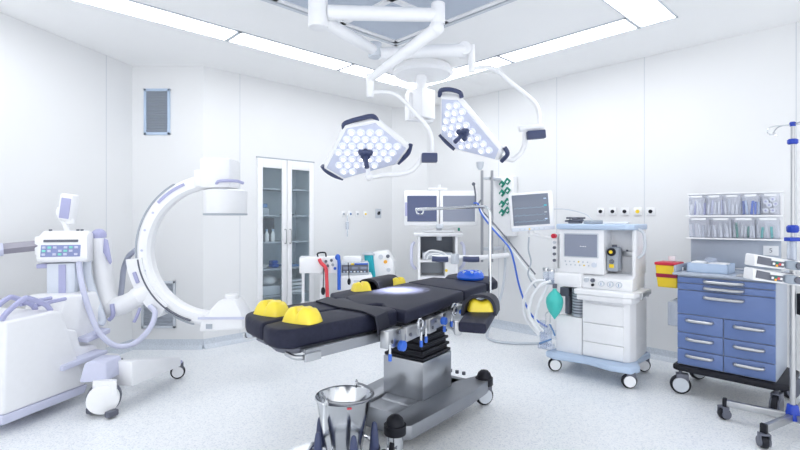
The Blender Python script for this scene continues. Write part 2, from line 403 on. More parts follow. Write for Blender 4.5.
# ---------------------------------------------------------------- sockets
def wallpoint(p, dv, px):
    r_ = (px-CX)/F; s = (r_*p.y-p.x)/(dv.x-r_*dv.y); return p+dv*s
def plate(px, py, wall_o, dv, face, size, label, dark, cat='wall socket', group=None, name='wall_socket'):
    q = wallpoint(wall_o, dv, px); q = Vector((q.x, q.y, CH-(py-HY)/F*q.y))
    t_ = thing(name, label, cat, q, face, group)
    a, b_ = size
    MB().box(-a, a, -.012, -.001, -b_, b_, bev=.004).build('plate', WH2 if name == 'wall_socket' else LGREY, t_)
    MB().cyl((0, -.012, 0), (0, -.022, 0), min(a, b_)*.45, n=16).build('outlet', dark, t_)
    if name != 'wall_socket': MB().box(-.012, .012, -.04, -.02, -.01, .03).build('switch', BLK, t_)
    return t_
nms = ['leftmost', 'second', 'third', 'rightmost']
for i, px in enumerate((343, 350, 357, 365)):
    plate(px, 214, B, d2, rzB, (.032, .04), nms[i]+' of the four small sockets on the back wall right of the glass cabinet', (GREY, CLOTHB, GREY, YEL2)[i], group='sockets on the back wall')
plate(378, 213.5, B, d2, rzB, (.055, .07), 'grey box with a round black switch on the back wall', DGREY, 'switch box', name='switch_box')
q = wallpoint(B, d2, 343); 
rzR = math.atan2(-d1.y, -d1.x)
for i, px in enumerate((601, 613, 625, 638, 651)):
    plate(px, 211.5, D, -d1, rzR, (.042, .042), ['leftmost', 'second from left', 'middle', 'second from right, yellow-marked,', 'rightmost'][i]+' of the five sockets above the anaesthesia machine', (BLK, BLK, BLK, YEL2, BLK)[i], group='sockets on the right wall')

# ---------------------------------------------------------------- caster helper
def caster(parent, x, y, r=.06, w=.035, ang=0, m=None, hub=None, top=None, z0=0, swiv=.03):
    """x,y in parent frame"""
    top = top if top is not None else r*2+.02
    M = Mrot((x, y, z0), rz=ang); c = lambda a, b_, z: M @ Vector((a, b_, z))
    m_ = MB().cyl(c(0, -w/2, r), c(0, w/2, r), r, n=24, bev=.006)
    wobj = m_.build('caster', m or BLK, parent)
    MB().cyl(c(0, -w/2-.014, r), c(0, w/2+.014, r), r*.76, n=20).build('hub', hub or LGREY, wobj)
    f_ = MB().box(-r*.4, r*.75, -w/2-.012, -w/2-.004, r*.8, r*2+.008, M, bev=.003).box(-r*.4, r*.75, w/2+.004, w/2+.012, r*.8, r*2+.008, M, bev=.003).box(-r*.4, r*.75, -w/2-.012, w/2+.012, r*2+.003, r*2+.014, M, bev=.002)
    f_.cyl(c(.0, 0, r*2+.01), c(0, 0, max(top, r*2+.015)), .014, n=12)
    f_.build('fork', DGREY, wobj)
    return wobj

# ---------------------------------------------------------------- operating table
TZ = .95
def tp(px, py, z=TZ): return G(px, py, z)
tbl = thing('operating_table', 'black-cushioned operating table on a steel column and wheeled base', 'operating table', (.2, 3.35, 0))
def W(mb, name, m, parent=tbl, **k_): return mb.build(name, m, parent, world=True, **k_)
def cushion(name, pix, th, bev=.022, label=None, z=TZ, m=CUSH):
    pts = [tp(x, y, z) for x, y in pix]
    return W(MB().prism([(q.x, q.y) for q in pts], z-th, z, bev=bev, seg=4), name, m, label=label)
near_leg = [(262.5, 324.5), (268, 328), (277, 330), (287, 330.3), (296, 329.3), (340, 321), (375, 314), (398, 309.5), (390, 306.5), (366, 304.3), (338, 308.5), (304, 314)]
far_leg = [(245, 313), (246, 316.5), (252, 319.5), (261.5, 323.5), (303, 313.5), (337.5, 308), (364, 304), (345, 297), (330, 298.6), (290, 304), (253, 310)]
cushion('leg_cushion', near_leg, .085); cushion('leg_cushion', far_leg, .085)
cushion('torso_cushion', [(345, 296), (349, 300), (355, 303.3), (364, 305), (376, 303), (382, 303.3), (385, 307), (406, 311), (464, 291), (407, 282)], .07)
cushion('back_cushion', [(407.5, 281.7), (464.5, 290.7), (487, 283.6), (443, 277.6), (433, 277)], .07, .014)
cushion('head_cushion', [(444, 277.3), (488, 283.2), (498, 280.5), (494, 276.5), (456, 273), (447, 274.5)], .065, .02)
# support plates under the cushions
def inset(pix, z0, z1, k_, name, m):
    pts = [tp(x, y) for x, y in pix]; c = sum(pts, Vector())/len(pts)
    pts = [c+(q-c)*k_ for q in pts]
    return W(MB().prism([(q.x, q.y) for q in pts], z0, z1, bev=.004, seg=1), name, m)
inset(near_leg, .84, .864, .88, 'support_plate', DGREY); inset(far_leg, .84, .864, .88, 'support_plate', DGREY)
inset([(345, 300), (364, 306), (406, 311), (464, 291), (407, 282)], .83, .879, .85, 'support_plate', BLK)
inset([(407, 282), (464, 291), (497, 280), (454, 273.5)], .85, .879, .85, 'support_plate', DGREY)
# sections' centres for the frame
M1 = tp(406, 311); M2 = tp(464, 291); H1 = tp(487, 283.5); L0 = tp(296, 329.3)
u = (H1-M1).normalized(); n_ = Vector((-u.y, u.x, 0))
# side rails
def rail(p, q, off, z0, z1, m=STEEL, name='side_rail', th=.012, parent=tbl):
    dv = (q-p).normalized(); nn = Vector((dv.y, -dv.x, 0)); a = p+nn*off; L = (q-p).length
    M = Mrot((a.x, a.y, 0), rz=math.atan2(dv.y, dv.x))
    return W(MB().box(0, L, -th/2, th/2, z0, z1, M, bev=.002, seg=1), name, m, parent)
La = tp(303, 328.5); Lb = tp(388, 311.5)
rail(La, Lb, .016, .815, .862, STEELD); rail(La, Lb, -.005, .845, .862, STEELD, 'rail_mount', .03)
rail(La+ (Lb-La)*-.02, La+(Lb-La)*.14, .028, .812, .846, STEEL, 'rail_end', .012)
W(MB().tube([P(316, 354, 2.10), P(306, 357, 2.05), P(295, 357.5, 2.03), P(286, 353.5, 2.05)], .011, 10, 5), 'rail_hook', STEEL)
W(MB().tube([P(258, 338, 2.28), P(250, 339, 2.33), P(245.5, 338, 2.36), P(244, 333, 2.36)], .008, 8, 4), 'rail_hook', CHROME)
rail(M1, H1, .0, .83, .86); 
fl = tp(345, 297); fm = tp(407, 282); fh = tp(443, 277.6)
W(MB().tube([Vector((fl.x-.03, fl.y, .81)), Vector((fh.x-.04, fh.y, .81))], .016, 4, 0), 'side_rail', STEEL)
# pivot blocks and clamps along the near side
def blk(s, o, z0, z1, ls, th, m, name, bev=.006):
    c = M1+u*s-n_*o; M = Mrot((c.x, c.y, 0), rz=math.atan2(u.y, u.x))
    return W(MB().box(-ls/2, ls/2, -th/2, th/2, z0, z1, M, bev=bev), name, m)
blk(-.13, -.01, .80, .885, .13, .05, STEEL, 'pivot_block'); blk(.02, .0, .805, .875, .10, .04, ALU, 'pivot_block')
blk(.14, .0, .80, .875, .07, .05, STEEL, 'rail_clamp'); blk(.26, .0, .79, .872, .09, .055, ALU, 'rail_clamp')
blk(.42, .0, .80, .872, .06, .05, STEEL, 'rail_clamp'); blk(.60, .0, .80, .875, .08, .05, ALU, 'rail_clamp')
blk(.28, .004, .795, .868, .86, .014, ALU, 'side_plate', .003)
blk(.36, -.22, .77, .86, .60, .30, STEELD, 'top_frame')
c = M1+u*-.1-n_*.02
for s, o, z, r_ in ((-.10, .02, .800, .026), (.33, .045, .845, .022), (.60, .04, .85, .014)):
    c = M1+u*s-n_*o; W(MB().cyl((c.x, c.y, z), tuple(Vector((c.x, c.y, z))-n_*.03), r_, n=18, bev=.005), 'blue_knob', BLUH, label='round blue clamp knob')
for s, o, z in ((-.19, .02, .745), (.11, .03, .745), (.165, .03, .755), (.40, .03, .765), (.50, .03, .775)):
    c = M1+u*s-n_*o; lv = W(MB().cyl((c.x, c.y, z+.02), (c.x, c.y, z+.08), .006, n=10), 'clamp_lever', CHROME)
    W(MB().cyl((c.x, c.y, z), (c.x, c.y, z+.035), .009, n=12, bev=.003), 'lever_grip', BLUH, lv, label='blue lever grip')
c = M1+u*.09-n_*.035+Vector((0, 0, -.08)); W(MB().torus(c, -n_, .027, .006, 24), 'ring_handle', CHROME)
c = M1+u*.53-n_*.035+Vector((0, 0, -.075)); W(MB().torus(c, -n_, .032, .007, 24), 'ring_handle', CHROME)
for s, o, z in ((-.16, .02, .83), (-.10, .02, .865), (.01, .024, .83), (.25, .031, .82), (.29, .031, .85)):
    c = M1+u*s-n_*(o-.004); W(MB().cyl((c.x, c.y, z), tuple(Vector((c.x, c.y, z))-n_*.006), .010, n=6), 'bolt', DGREY)
# base
ub = Vector((.587, .81, 0)); nb = Vector((-.81, .587, 0)); K = Vector((.153, 3.175, 0)); rb = math.atan2(ub.y, ub.x)
Mb = Mrot(K, rz=rb)     # local: x along ub from near corner, y across (far)
W(MB().box(0, .38, 0, .334, .20, .462, Mb, bev=.006), 'column', STEEL)
bl = MB()
for i in range(7):
    z = .465+i*.045; g = .004+.006*i
    bl.prism([(g, g), (.38-g, g), (.38-g, .334-g), (g, .334-g)], z, z+.02, Mb, bev=.004, seg=1,)
    bl.prism([(g+.02, g+.02), (.36-g, g+.02), (.36-g, .314-g), (g+.02, .314-g)], z+.018, z+.047, Mb)
W(bl, 'bellows', BLK)
W(MB().prism([(-.10, .05), (.42, -.12), (.60, -.10), (.60, .44), (.42, .46), (-.10, .28)], .13, .20, Mb, bev=.012, seg=3).box(.25, .55, -.1, .44, .10, .2, Mb, bev=.01), 'base_plate', STEELD)
arm = [(-.40, -.10), (-.35, -.15), (-.05, -.17), (.30, -.19), (.60, -.18), (.70, -.15), (.70, -.05), (.50, .02), (-.30, .03)]
W(MB().prism(arm, .12, .205, Mb, bev=.006, seg=2), 'base_arm', STEELD)
W(MB().prism([(x, .334-y) for x, y in arm][::-1], .12, .205, Mb, bev=.006, seg=2), 'base_arm', STEELD)
W(MB().box(-.24, .02, .03, .30, .05, .19, Mb, bev=.006), 'battery_box', STEELD)
W(MB().box(.05, .5, .02, .31, .06, .14, Mb), 'underside_housing', DGREY)
for x, y in ((-.40, -.065), (.67, -.12), (-.37, .42), (.67, .45)):
    c = Mb @ Vector((x, y, 0))
    W(MB().lathe([(.064, .155), (.067, .16), (.067, .205), (.066, .210), (.055, .212), (.054, .222), (.046, .245), (.028, .262), (.0, .268)], (c.x, c.y, 0), n=28), 'corner_bumper', BLK)
    co = caster(tbl, *(MATS[tbl.name].inverted() @ c).xy, r=.072, w=.03, ang=(.25 if x > 0 else 1.2), m=BLK, hub=LGREY if x > 0 else CHROME, top=.17)
    if x < 0: W(MB().lathe([(.045, .07), (.05, .07), (.05, .15)], (c.x, c.y, 0), n=20, cap=True), 'leg_sleeve', CHROME)
for x, y in ((.66, .05), (.66, .11), (.66, .17)): W(MB().cyl(Mb @ Vector((x, y, .2)), Mb @ Vector((x, y, .222)), .014), 'foot_button', DGREY)
# restraint straps on the leg/seat joint
def ribbon(mid, wv, th, name, m, parent=tbl):
    """mid: list of points; wv half-width vector"""
    mb_ = MB(); t = bmesh.new(); rows = []
    for i, p in enumerate(mid):
        d = (mid[min(i+1, len(mid)-1)]-mid[max(i-1, 0)]).normalized(); nn = d.cross(wv).normalized()
        if nn.z < 0 and abs(nn.z) > .2: nn = -nn
        rows.append([t.verts.new(q) for q in (p-wv, p+wv, p+wv+nn*th, p-wv+nn*th)])
    for a, b_ in zip(rows, rows[1:]):
        for i in range(4): t.faces.new((a[i], a[(i+1) % 4], b_[(i+1) % 4], b_[i]))
    t.faces.new(rows[0]); t.faces.new(rows[-1][::-1]); bmesh.ops.recalc_face_normals(t, faces=t.faces)
    mb_._add(t); return W(mb_, name, m, parent)
zt = TZ+.002
s0 = tp(322, 300, zt); s1 = tp(345, 306, zt); s2 = tp(367, 309.5, zt); s3 = tp(377, 313, zt)
sd = (tp(383, 308.5, zt)-tp(372, 313.5, zt))*.5
so = -n_*.02
ribbon([s0, s1, s2, s3, s3+so+Vector((0, 0, -.006)), s3+so*1.6+Vector((0, 0, -.05)), s3+so*1.8+Vector((0, 0, -.09))], sd, .008, 'leg_strap', STRAP)

# arm boards with covers (parts of the table), near and far
def armpoly(pix, z): return [(q.x, q.y) for q in (tp(x, y, z) for x, y in pix)]
nbz = .88
ab = W(MB().prism(armpoly([(458, 322), (486, 324), (494, 311), (499, 302), (478, 300), (464, 313)], nbz), nbz-.055, nbz, bev=.014), 'arm_board', CUSH)
def arch(c, xv, yv, wd, ht, ln, th, name, m, parent, z0, lean=0):
    """arched cover: across xv, along yv"""
    N = 16; t = bmesh.new(); rows = []
    for j, s in enumerate((0, ln)):
        outer = []; inner = []
        for i in range(N+1):
            a = math.pi*i/N; k_ = 1-.12*(s/ln)
            ca = math.cos(a); sa = math.sin(a)
            ex = math.copysign(abs(ca)**.75, ca); ez = sa**.75 if sa > 0 else 0
            outer.append(t.verts.new(c+xv*ex*wd*k_+yv*s+Vector((0, 0, z0+ez*ht*k_))))
            inner.append(t.verts.new(c+xv*ex*(wd*k_-th)+yv*s+Vector((0, 0, z0+ez*(ht*k_-th)))))
        rows.append((outer, inner))
    (o0, i0), (o1, i1) = rows
    for i in range(N):
        t.faces.new((o0[i], o0[i+1], o1[i+1], o1[i])); t.faces.new((i0[i+1], i0[i], i1[i], i1[i+1]))
        t.faces.new((o0[i+1], o0[i], i0[i], i0[i+1])); t.faces.new((o1[i], o1[i+1], i1[i+1], i1[i]))
    t.faces.new((o0[0], o1[0], i1[0], i0[0])); t.faces.new((o0[N], i0[N], i1[N], o1[N]))
    bmesh.ops.recalc_face_normals(t, faces=t.faces)
    mb_ = MB(); mb_._add(t); return W(mb_, name, m, parent)
ac = (tp(464, 313, nbz)+tp(492, 313, nbz))*.5; ac.z = 0
axv = (tp(492, 313, nbz)-tp(464, 313, nbz)).normalized(); ayv = Vector((.36, .933, 0))
arch(ac+ayv*.02, axv, ayv, .104, .122, .19, .018, 'arm_cover', STRAP, ab, nbz-.02)
W(MB().cyl(ac+ayv*.2+Vector((-.08, .05, .80)), ac+ayv*.2+Vector((-.0, .03, .83)), .014), 'arm_joint', CHROME, ab)
W(MB().box(-.02, .02, -.03, .03, .78, .86, Mrot((ac.x-.13, ac.y-.1, 0)), bev=.01), 'arm_clamp', ALU, ab)
fz = .93
fb = W(MB().prism(armpoly([(330, 293), (333, 297.5), (347, 298), (362, 293), (400, 283.5), (396, 278), (352, 288.5)], fz+.0), fz-.06, fz, bev=.014), 'arm_board', CUSH)
fa = tp(374, 290, fz); fb_ = tp(396, 283, fz); fyv = (fb_-fa); fln = fyv.length; fyv = fyv.normalized(); fxv = Vector((fyv.y, -fyv.x, 0)); fa.z = 0
arch(fa-fxv*.045, fxv, fyv, .085, .085, fln, .015, 'arm_cover', STRAP, fb, fz-.01)
# anaesthesia screen frame
sp = P(490, 284, 3.42); spz = .80
e1 = Vector((sp.x, sp.y, 1.49)); far = P(416, 209.5, 3.80)
scr = W(MB().tube([Vector((sp.x, sp.y, spz)), Vector((sp.x, sp.y, 1.2)), Vector((sp.x, sp.y, 1.44)), e1+(far-e1)*.03+Vector((0, 0, .005)), e1+(far-e1)*.12+Vector((0, 0, .018)), e1+(far-e1)*.5+Vector((0, 0, .01)), far], .0115, 12, 6), 'screen_frame', CHROME)
W(MB().tube([far+Vector((0.0, 0, 0)), far+Vector((.012, 0, -.035)), far+Vector((.05, 0, -.035)), far+Vector((.06, 0, 0))], .006, 8, 3), 'hook', CHROME, scr)

# ---------------------------------------------------------------- gel pads
def gel_mesh(L, Wd_, Hh, saddle=False):
    nx, ny = 28, 16; t = bmesh.new(); V = []
    for i in range(nx+1):
        row = []
        for j in range(ny+1):
            a = -1+2*i/nx; c = -1+2*j/ny
            env = (1-abs(a)**5)**.5*(1-abs(c)**4)**.5 if abs(a) < 1 and abs(c) < 1 else 0
            if saddle: hgt = 1-.28*math.exp(-(a/.5)**2)*(1 if True else 0)
            else:
                hgt = 1-.38*math.exp(-(a/.16)**2)
                hgt -= .20*math.exp(-((abs(a)-.50)/.17)**2)*math.exp(-((c-.25)/.45)**2)
                hgt -= .10*max(0, -a)
            zz = Hh*env*hgt
            sx = 1-.10*(zz/Hh)
            row.append(t.verts.new((a*L/2*sx*(1-.10*c*c), c*Wd_/2*sx*(1-.14*a*a), zz)))
        V.append(row)
    for i in range(nx):
        for j in range(ny): t.faces.new((V[i][j], V[i+1][j], V[i+1][j+1], V[i][j+1]))
    rim = [V[i][0] for i in range(nx+1)]+[V[nx][j] for j in range(1, ny+1)]+[V[i][ny] for i in range(nx-1, -1, -1)]+[V[0][j] for j in range(ny-1, 0, -1)]
    t.faces.new(rim[::-1]); bmesh.ops.recalc_face_normals(t, faces=t.faces)
    mb_ = MB(); mb_._add(t); return mb_
g2 = tag(gel_mesh(.175, .115, .075).build('gel_pad', YEL, ang=60), 'yellow gel heel pad nearest the camera on the near leg cushion', 'gel pad', 'yellow gel pads')
pc = tp(302, 322); g2.location = (pc.x, pc.y+.01, TZ+.0005); g2.rotation_euler = (0, 0, math.radians(-28))
g1 = g2.copy(); COL.objects.link(g1); pc = tp(272, 314); g1.location = (pc.x, pc.y, TZ+.0005); g1.rotation_euler = (0, 0, math.radians(-32)); g1['label'] = 'yellow gel heel pad on the far leg cushion at the end of the table'
g3 = tag(gel_mesh(.135, .10, .065).build('gel_pad', YEL, ang=60), 'yellow gel pad on the far arm board behind the table', 'gel pad', 'yellow gel pads')
pc = tp(361, 290.5, fz); g3.location = (pc.x, pc.y, fz+.0005); g3.rotation_euler = (0, 0, math.radians(25))
g5 = g3.copy(); COL.objects.link(g5); pc = tp(402, 284, TZ); g5.location = (pc.x-.03, pc.y+.12, fz+.0005); g5.rotation_euler = (0, 0, math.radians(30)); g5.scale = (.9, .7, .9); g5['label'] = 'yellow gel pad tip showing beyond the black cover on the far arm board'
g4 = tag(gel_mesh(.165, .12, .080, True).build('gel_pad', YEL, ang=60), 'yellow saddle-shaped gel pad under the black cover of the near arm board', 'gel pad', 'yellow gel pads')
g4.location = (ac.x+ayv.x*.085, ac.y+ayv.y*.085, nbz+.0005); g4.rotation_euler = (0, 0, math.atan2(axv.y, axv.x))
# blue head ring
pc = tp(471, 279.5); hr = MB()
t = bmesh.new(); n = 36
prof = [(.055, 0), (.100, 0), (.108, .015), (.100, .045), (.082, .062), (.062, .052), (.05, .02)]
rings = [[t.verts.new((r_*math.cos(2*math.pi*i/n), r_*math.sin(2*math.pi*i/n), z)) for i in range(n)] for r_, z in prof]
for a in range(len(prof)):
    A_, B_ = rings[a], rings[(a+1) % len(prof)]
    for i in range(n): t.faces.new((A_[i], A_[(i+1) % n], B_[(i+1) % n], B_[i]))
bmesh.ops.recalc_face_normals(t, faces=t.faces); hr._add(t)
o = tag(hr.build('head_ring', BLUG), 'bright blue gel head ring on the head end cushion', 'head ring'); o.location = (pc.x, pc.y+.03, TZ+.001)
o2 = MB()
for i in range(8): o2.cyl((.08*math.cos(i*.785), .08*math.sin(i*.785), .05), (.08*math.cos(i*.785), .08*math.sin(i*.785), .066), .012, n=10)
MATS[o.name] = Matrix.Translation(o.location); o2.build('vent_stud', LBL, o, label='pale studs on the ring')

# ---------------------------------------------------------------- kick bucket and its stand
bc = Vector((-.305, 2.60, 0))
st = thing('bucket_stand', 'wheeled ring stand with black cones holding the steel bucket', 'bucket stand', bc)
MB().torus((0, 0, .16), (0, 0, 1), .19, .011, 40).build('ring', CHROME, st)
for i in range(5):
    a = math.radians(-80+72*i+14); c, s = math.cos(a), math.sin(a)
    MB().box(.10, .23, -.012, .012, .125, .15, Mrot((0, 0, 0), rz=a), bev=.003).build('arm', CHROME, st)
    MB().lathe([(.028, .13), (.030, .14), (.019, .27), (.013, .30), (.006, .308)], (.165*c, .165*s, 0), n=16).build('cone', NAVY, st)
    caster(st, .215*c, .215*s, r=.032, w=.02, ang=a, top=.13)
bk = thing('kick_bucket', 'shiny steel bucket with a folded bail handle', 'bucket', bc+Vector((0, 0, .12)))
MB().lathe([(.088, 0), (.090, .003), (.150, .325), (.156, .332), (.158, .338), (.154, .342), (.148, .335), (.086, .008), (.0, .006)], (0, 0, 0), n=48, cap=True).build('bucket_body', CHROME, bk)
for sx, sy in ((.055, .142), (-.075, -.135)):
    MB().sph((sx, sy, .345), (.014, .010, .016)).torus((sx, sy, .358), (1, .3, 0), .016, .005, 16).build('handle_lug', CHROME, bk)
pa = Vector((.055, .142, .358)); pb = Vector((-.075, -.135, .358)); md = (pa+pb)/2; ax = (pa-pb)/2; pd = Vector((ax.y, -ax.x, 0)).normalized()*.172
pd = -pd if pd.x < 0 else pd
MB().tube([md+ax*math.cos(math.pi*i/14)+pd*math.sin(math.pi*i/14)+Vector((0, 0, -.008*math.sin(math.pi*i/14))) for i in range(15)], .0065, 8, 0).build('bail_handle', STEELD, bk)
MB().box(-.012, .012, -.002, .002, -.004, .004, Mrot((.045, -.1500, .325), rx=-.2, rz=.25)).build('red_mark', RED, bk, label='small red mark on the rim')

# ---------------------------------------------------------------- mobile X-ray C-arm
ca = thing('x_ray_c_arm', 'white and lilac mobile X-ray machine with a large C-shaped arm', 'X-ray machine', (-2.6, 3.7, 0))
def X(mb, name, m, parent=ca, **k_): return mb.build(name, m, parent, world=True, **k_)
aw = Vector((.25, .968, 0)).normalized(); an = Vector((aw.y, -aw.x, 0))   # along the cart / out of its visible side
Mc = Mrot((-2.60, 3.12, 0), rz=math.atan2(aw.y, aw.x))     # local x along, y to the left (away)
def side_prism(prof, y0, y1, bev=.012):
    """prof in (x,z) extruded across y"""
    t = bmesh.new(); a = [t.verts.new((x, y0, z)) for x, z in prof]; c = [t.verts.new((x, y1, z)) for x, z in prof]; n = len(prof)
    t.faces.new(a); t.faces.new(c[::-1])
    for i in range(n): t.faces.new((a[i], a[(i+1) % n], c[(i+1) % n], c[i]))
    bmesh.ops.recalc_face_normals(t, faces=t.faces); mb_ = MB(); mb_._add(t, Mc, bev, 3); return mb_
X(side_prism([(.0, .13), (.62, .13), (.60, .20), (.42, .735), (.36, .755), (.02, .745)], 0, .60, .02), 'body_shell', WH)
X(side_prism([(-.01, .07), (.60, .07), (.63, .13), (-.01, .13)], -.008, .6, .01), 'bumper_skirt', LIL2)
X(side_prism([(.44, .13), (.80, .13), (.80, .30), (.76, .40), (.62, .42), (.58, .56), (.46, .60), (.42, .70)], .05, .55, .02), 'front_housing', WH)
X(side_prism([(.45, .50), (.92, .20), (.96, .50), (.84, .82), (.55, .82)], .13, .50, .02), 'column_housing', WH2)
X(side_prism([(.66, .44), (.88, .47), (.88, .51), (.66, .48)], .035, .14, .008), 'step_handle', LIL2)
for i in range(3): X(MB().cyl(Mc @ Vector((.62+.035*i, .045, .31)), Mc @ Vector((.62+.035*i, .06, .31)), .008, n=10), 'side_knob', DGREY)
for y_, px_ in ((.05, None), (.19, None)):
    X(MB().tube([Mc @ Vector(q) for q in ((.03, y_, .745), (.06, y_, .79), (.17, y_, .865), (.22, y_, .86), (.33, y_, .80), (.37, y_, .75))], .018, 10, 5, flat=1.0), 'push_handle', LIL)
    X(MB().tube([Mc @ Vector(q) for q in ((.28, y_+.03, .80), (.38, y_+.04, .805), (.52, y_+.04, .81))], .014, 8, 3), 'handle_arm', LIL)
# column with control panel
cc = P(66, 262, 3.95)
Mcc = Mrot((cc.x, cc.y, 0), rz=math.radians(14))
colm = X(MB().box(-.11, .095, -.08, .08, .80, 1.06, Mcc, bev=.012), 'column', WHB)
X(MB().box(-.02, .03, -.088, -.075, .80, 1.05, Mcc), 'column_groove', LIL, colm)
t = MB(); t.hull([Mcc @ Vector(q) for q in ((-.16, -.10, 1.07), (.19, -.10, 1.07), (.20, -.12, 1.10), (-.17, -.12, 1.10), (-.16, -.09, 1.285), (.185, -.09, 1.285), (-.17, .02, 1.325), (.165, .02, 1.325), (-.17, .12, 1.30), (.165, .12, 1.30), (-.17, .12, 1.05), (.165, .12, 1.05))], .012)
pan = X(t, 'control_panel', WH2)
Mp = Mcc @ Matrix.Translation((0, -.106, 1.165)) @ Matrix.Rotation(math.radians(-9), 4, 'X')
X(MB().box(-.135, .145, -.008, .004, -.05, .045, Mp, bev=.002), 'key_field', LCDP, pan)
for i in range(7):
    for j in range(3):
        if (i*3+j) % 4 == 3: continue
        X(MB().box(-.125+i*.038, -.100+i*.038, -.013, -.006, -.040+j*.028, -.022+j*.028, Mp, bev=.002), 'key', LCDG if (i+j) % 2 else LIL2, pan)
X(MB().box(-.12, .125, -.008, .006, .068, .088, Mp), 'display_slot', DGREY, pan)
X(MB().box(-.19, -.02, -.06, .06, 1.02, 1.055, Mcc, bev=.008), 'panel_foot', LIL)
for x in (-.12, .08, .11): X(MB().cyl(Mcc @ Vector((x, .02, 1.32)), Mcc @ Vector((x, .02, 1.335)), .012, n=10), 'top_button', DGREY)
# side grip bar
ga = P(-30, 252, 3.6); gb = P(43, 245, 3.88)
X(MB().tube([ga, gb], .042, 4, 0), 'side_rail_bar', mat('taupe_metal', (.33, .32, .38), .4))
X(MB().tube([P(-32, 252, 3.58), P(3, 249.5, 3.72)], .050, 8, 0), 'bar_sleeve', LIL2)
X(MB().box(-.04, .02, -.05, .05, 1.13, 1.28, Mrot((gb.x, gb.y, 0), rz=.2), bev=.01), 'bar_bracket', WH2)
# remote camera head on a small arm
cp = P(68, 207, 4.0)
X(MB().tube([P(68, 233, 4.0), P(65, 224, 4.0), P(59, 214, 4.0), P(60, 208, 4.0)], .022, 10, 4), 'neck', WH2)
hd = X(MB().box(-.05, .06, -.05, .05, -.11, .11, Mrot(cp, ry=math.radians(8)), bev=.018), 'aiming_head', WH2)
X(MB().box(-.028, .052, -.056, -.045, -.095, .075, Mrot(cp, ry=math.radians(8)), bev=.006), 'head_pad', LIL, hd)
X(MB().cyl(cp+Vector((.02, 0, -.14)), cp+Vector((.02, 0, -.10)), .035, n=16), 'head_base', WH2, hd)
# carrying arm
aY = 4.15
X(MB().tube([P(101, 238, aY), P(102, 255, aY), P(104, 285, aY), P(108, 305, aY), P(120, 306, aY), P(140, 296, aY)], [.075, .078, .08, .085, .085, .08], 18, 6), 'carrying_arm', WH2)
X(MB().sph(P(99, 235, aY), (.055, .07, .055)), 'arm_cap', LIL)
X(MB().hull([P(104, 238, aY-.08), P(108, 240, aY-.08), P(107, 250, aY-.09), P(112, 262, aY-.08), P(110, 265, aY-.08), P(103, 252, aY-.08), P(104, 238, aY-.02), P(108, 240, aY-.02), P(112, 262, aY-.02), P(103, 252, aY-.02)], .004), 'lock_lever', LIL)
X(MB().tube([P(112, 304, aY-.09), P(113, 315, aY-.09), P(109, 320, aY-.09)], .018, 8, 4), 'lock_handle', LIL)
X(MB().tube([P(140, 308, aY-.06), P(137, 316, aY-.07), P(134, 322, aY-.07)], .013, 8, 3), 'lock_handle', LIL)
# C rail : arc in the x-z plane
Cc = P(214, 250, 4.2); Ro, Ri = .658, .53
def arcpts(a0, a1, R, n=48): return [(Cc+Vector((math.cos(a)*R, 0, math.sin(a)*R)), Vector((math.cos(a), 0, math.sin(a))), Vector((0, 1, 0))) for a in [a0+(a1-a0)*i/n for i in range(n+1)]]
crail = X(MB().sweep(arcpts(math.radians(92), math.radians(268), 0), [(Ri+.01, -.035), (Ri+.01, .035), (Ri+.03, .055), (Ro-.03, .055), (Ro, .04), (Ro, -.04), (Ro-.03, -.065), (Ri+.03, -.065)]), 'c_rail', WH2, ang=28)
X(MB().sweep(arcpts(math.radians(120), math.radians(256), 0), [(Ro-.002, -.05), (Ro-.002, .05), (Ro+.012, .05), (Ro+.012, -.05)]), 'rail_track', GREY, crail)
X(MB().sweep(arcpts(math.radians(112), math.radians(138), 0), [(Ri+.075, -.072), (Ri+.075, -.06), (Ri+.10, -.06), (Ri+.10, -.072)]), 'rail_grip', LIL, crail)
for a in (147, 163, 180, 197): 
    q = Cc+Vector((math.cos(math.radians(a))*.60, -.066, math.sin(math.radians(a))*.60)); X(MB().cyl(q, q+Vector((0, -.006, 0)), .010, n=12), 'rail_screw', LIL2, crail)
# carriage
X(MB().sweep(arcpts(math.radians(186), math.radians(232), 0), [(Ro-.06, -.085), (Ro-.06, .09), (Ro+.075, .09), (Ro+.075, -.085)]), 'carriage', WH2)
X(MB().sweep(arcpts(math.radians(187), math.radians(254), 0), [(Ro-.035, -.092), (Ro-.035, -.06), (Ro-.024, -.06), (Ro-.024, -.092)]), 'carriage_seam', DGREY)
q = Cc+Vector((math.cos(math.radians(200))*(Ro+.02), -.09, math.sin(math.radians(200))*(Ro+.02)))
X(MB().box(-.015, .015, -.01, .01, -.05, .05, Mrot(q, ry=-.35), bev=.005), 'carriage_lock', LIL)
X(MB().tube([P(136, 298, 4.15), P(145, 292, 4.18), P(152, 286, 4.2)], .085, 16, 4), 'carriage_neck', WH2)
# detector head (top)
X(MB().box(-.14, .13, -.14, .14, .0, .26, Mrot(P(221, 189, 4.2)), bev=.03), 'detector_mount', WH2)
X(MB().box(-.12, .0, -.09, .09, .02, .17, Mrot(P(211, 190, 4.2)), bev=.02), 'detector_block', WH2)
X(MB().lathe([(.175, 0), (.18, .01), (.185, .20), (.15, .215)], P(225.5, 214, 4.2), n=36), 'detector_drum', WH2)
X(MB().lathe([(.176, -.012), (.186, -.010), (.186, .004)], P(225.5, 214, 4.2), n=36), 'detector_rim', GREY)
X(MB().tube([P(216, 184, 4.08), P(220, 181, 4.02), P(236, 181, 4.0), P(243, 183, 4.06)], .013, 8, 4), 'detector_grip', LIL)
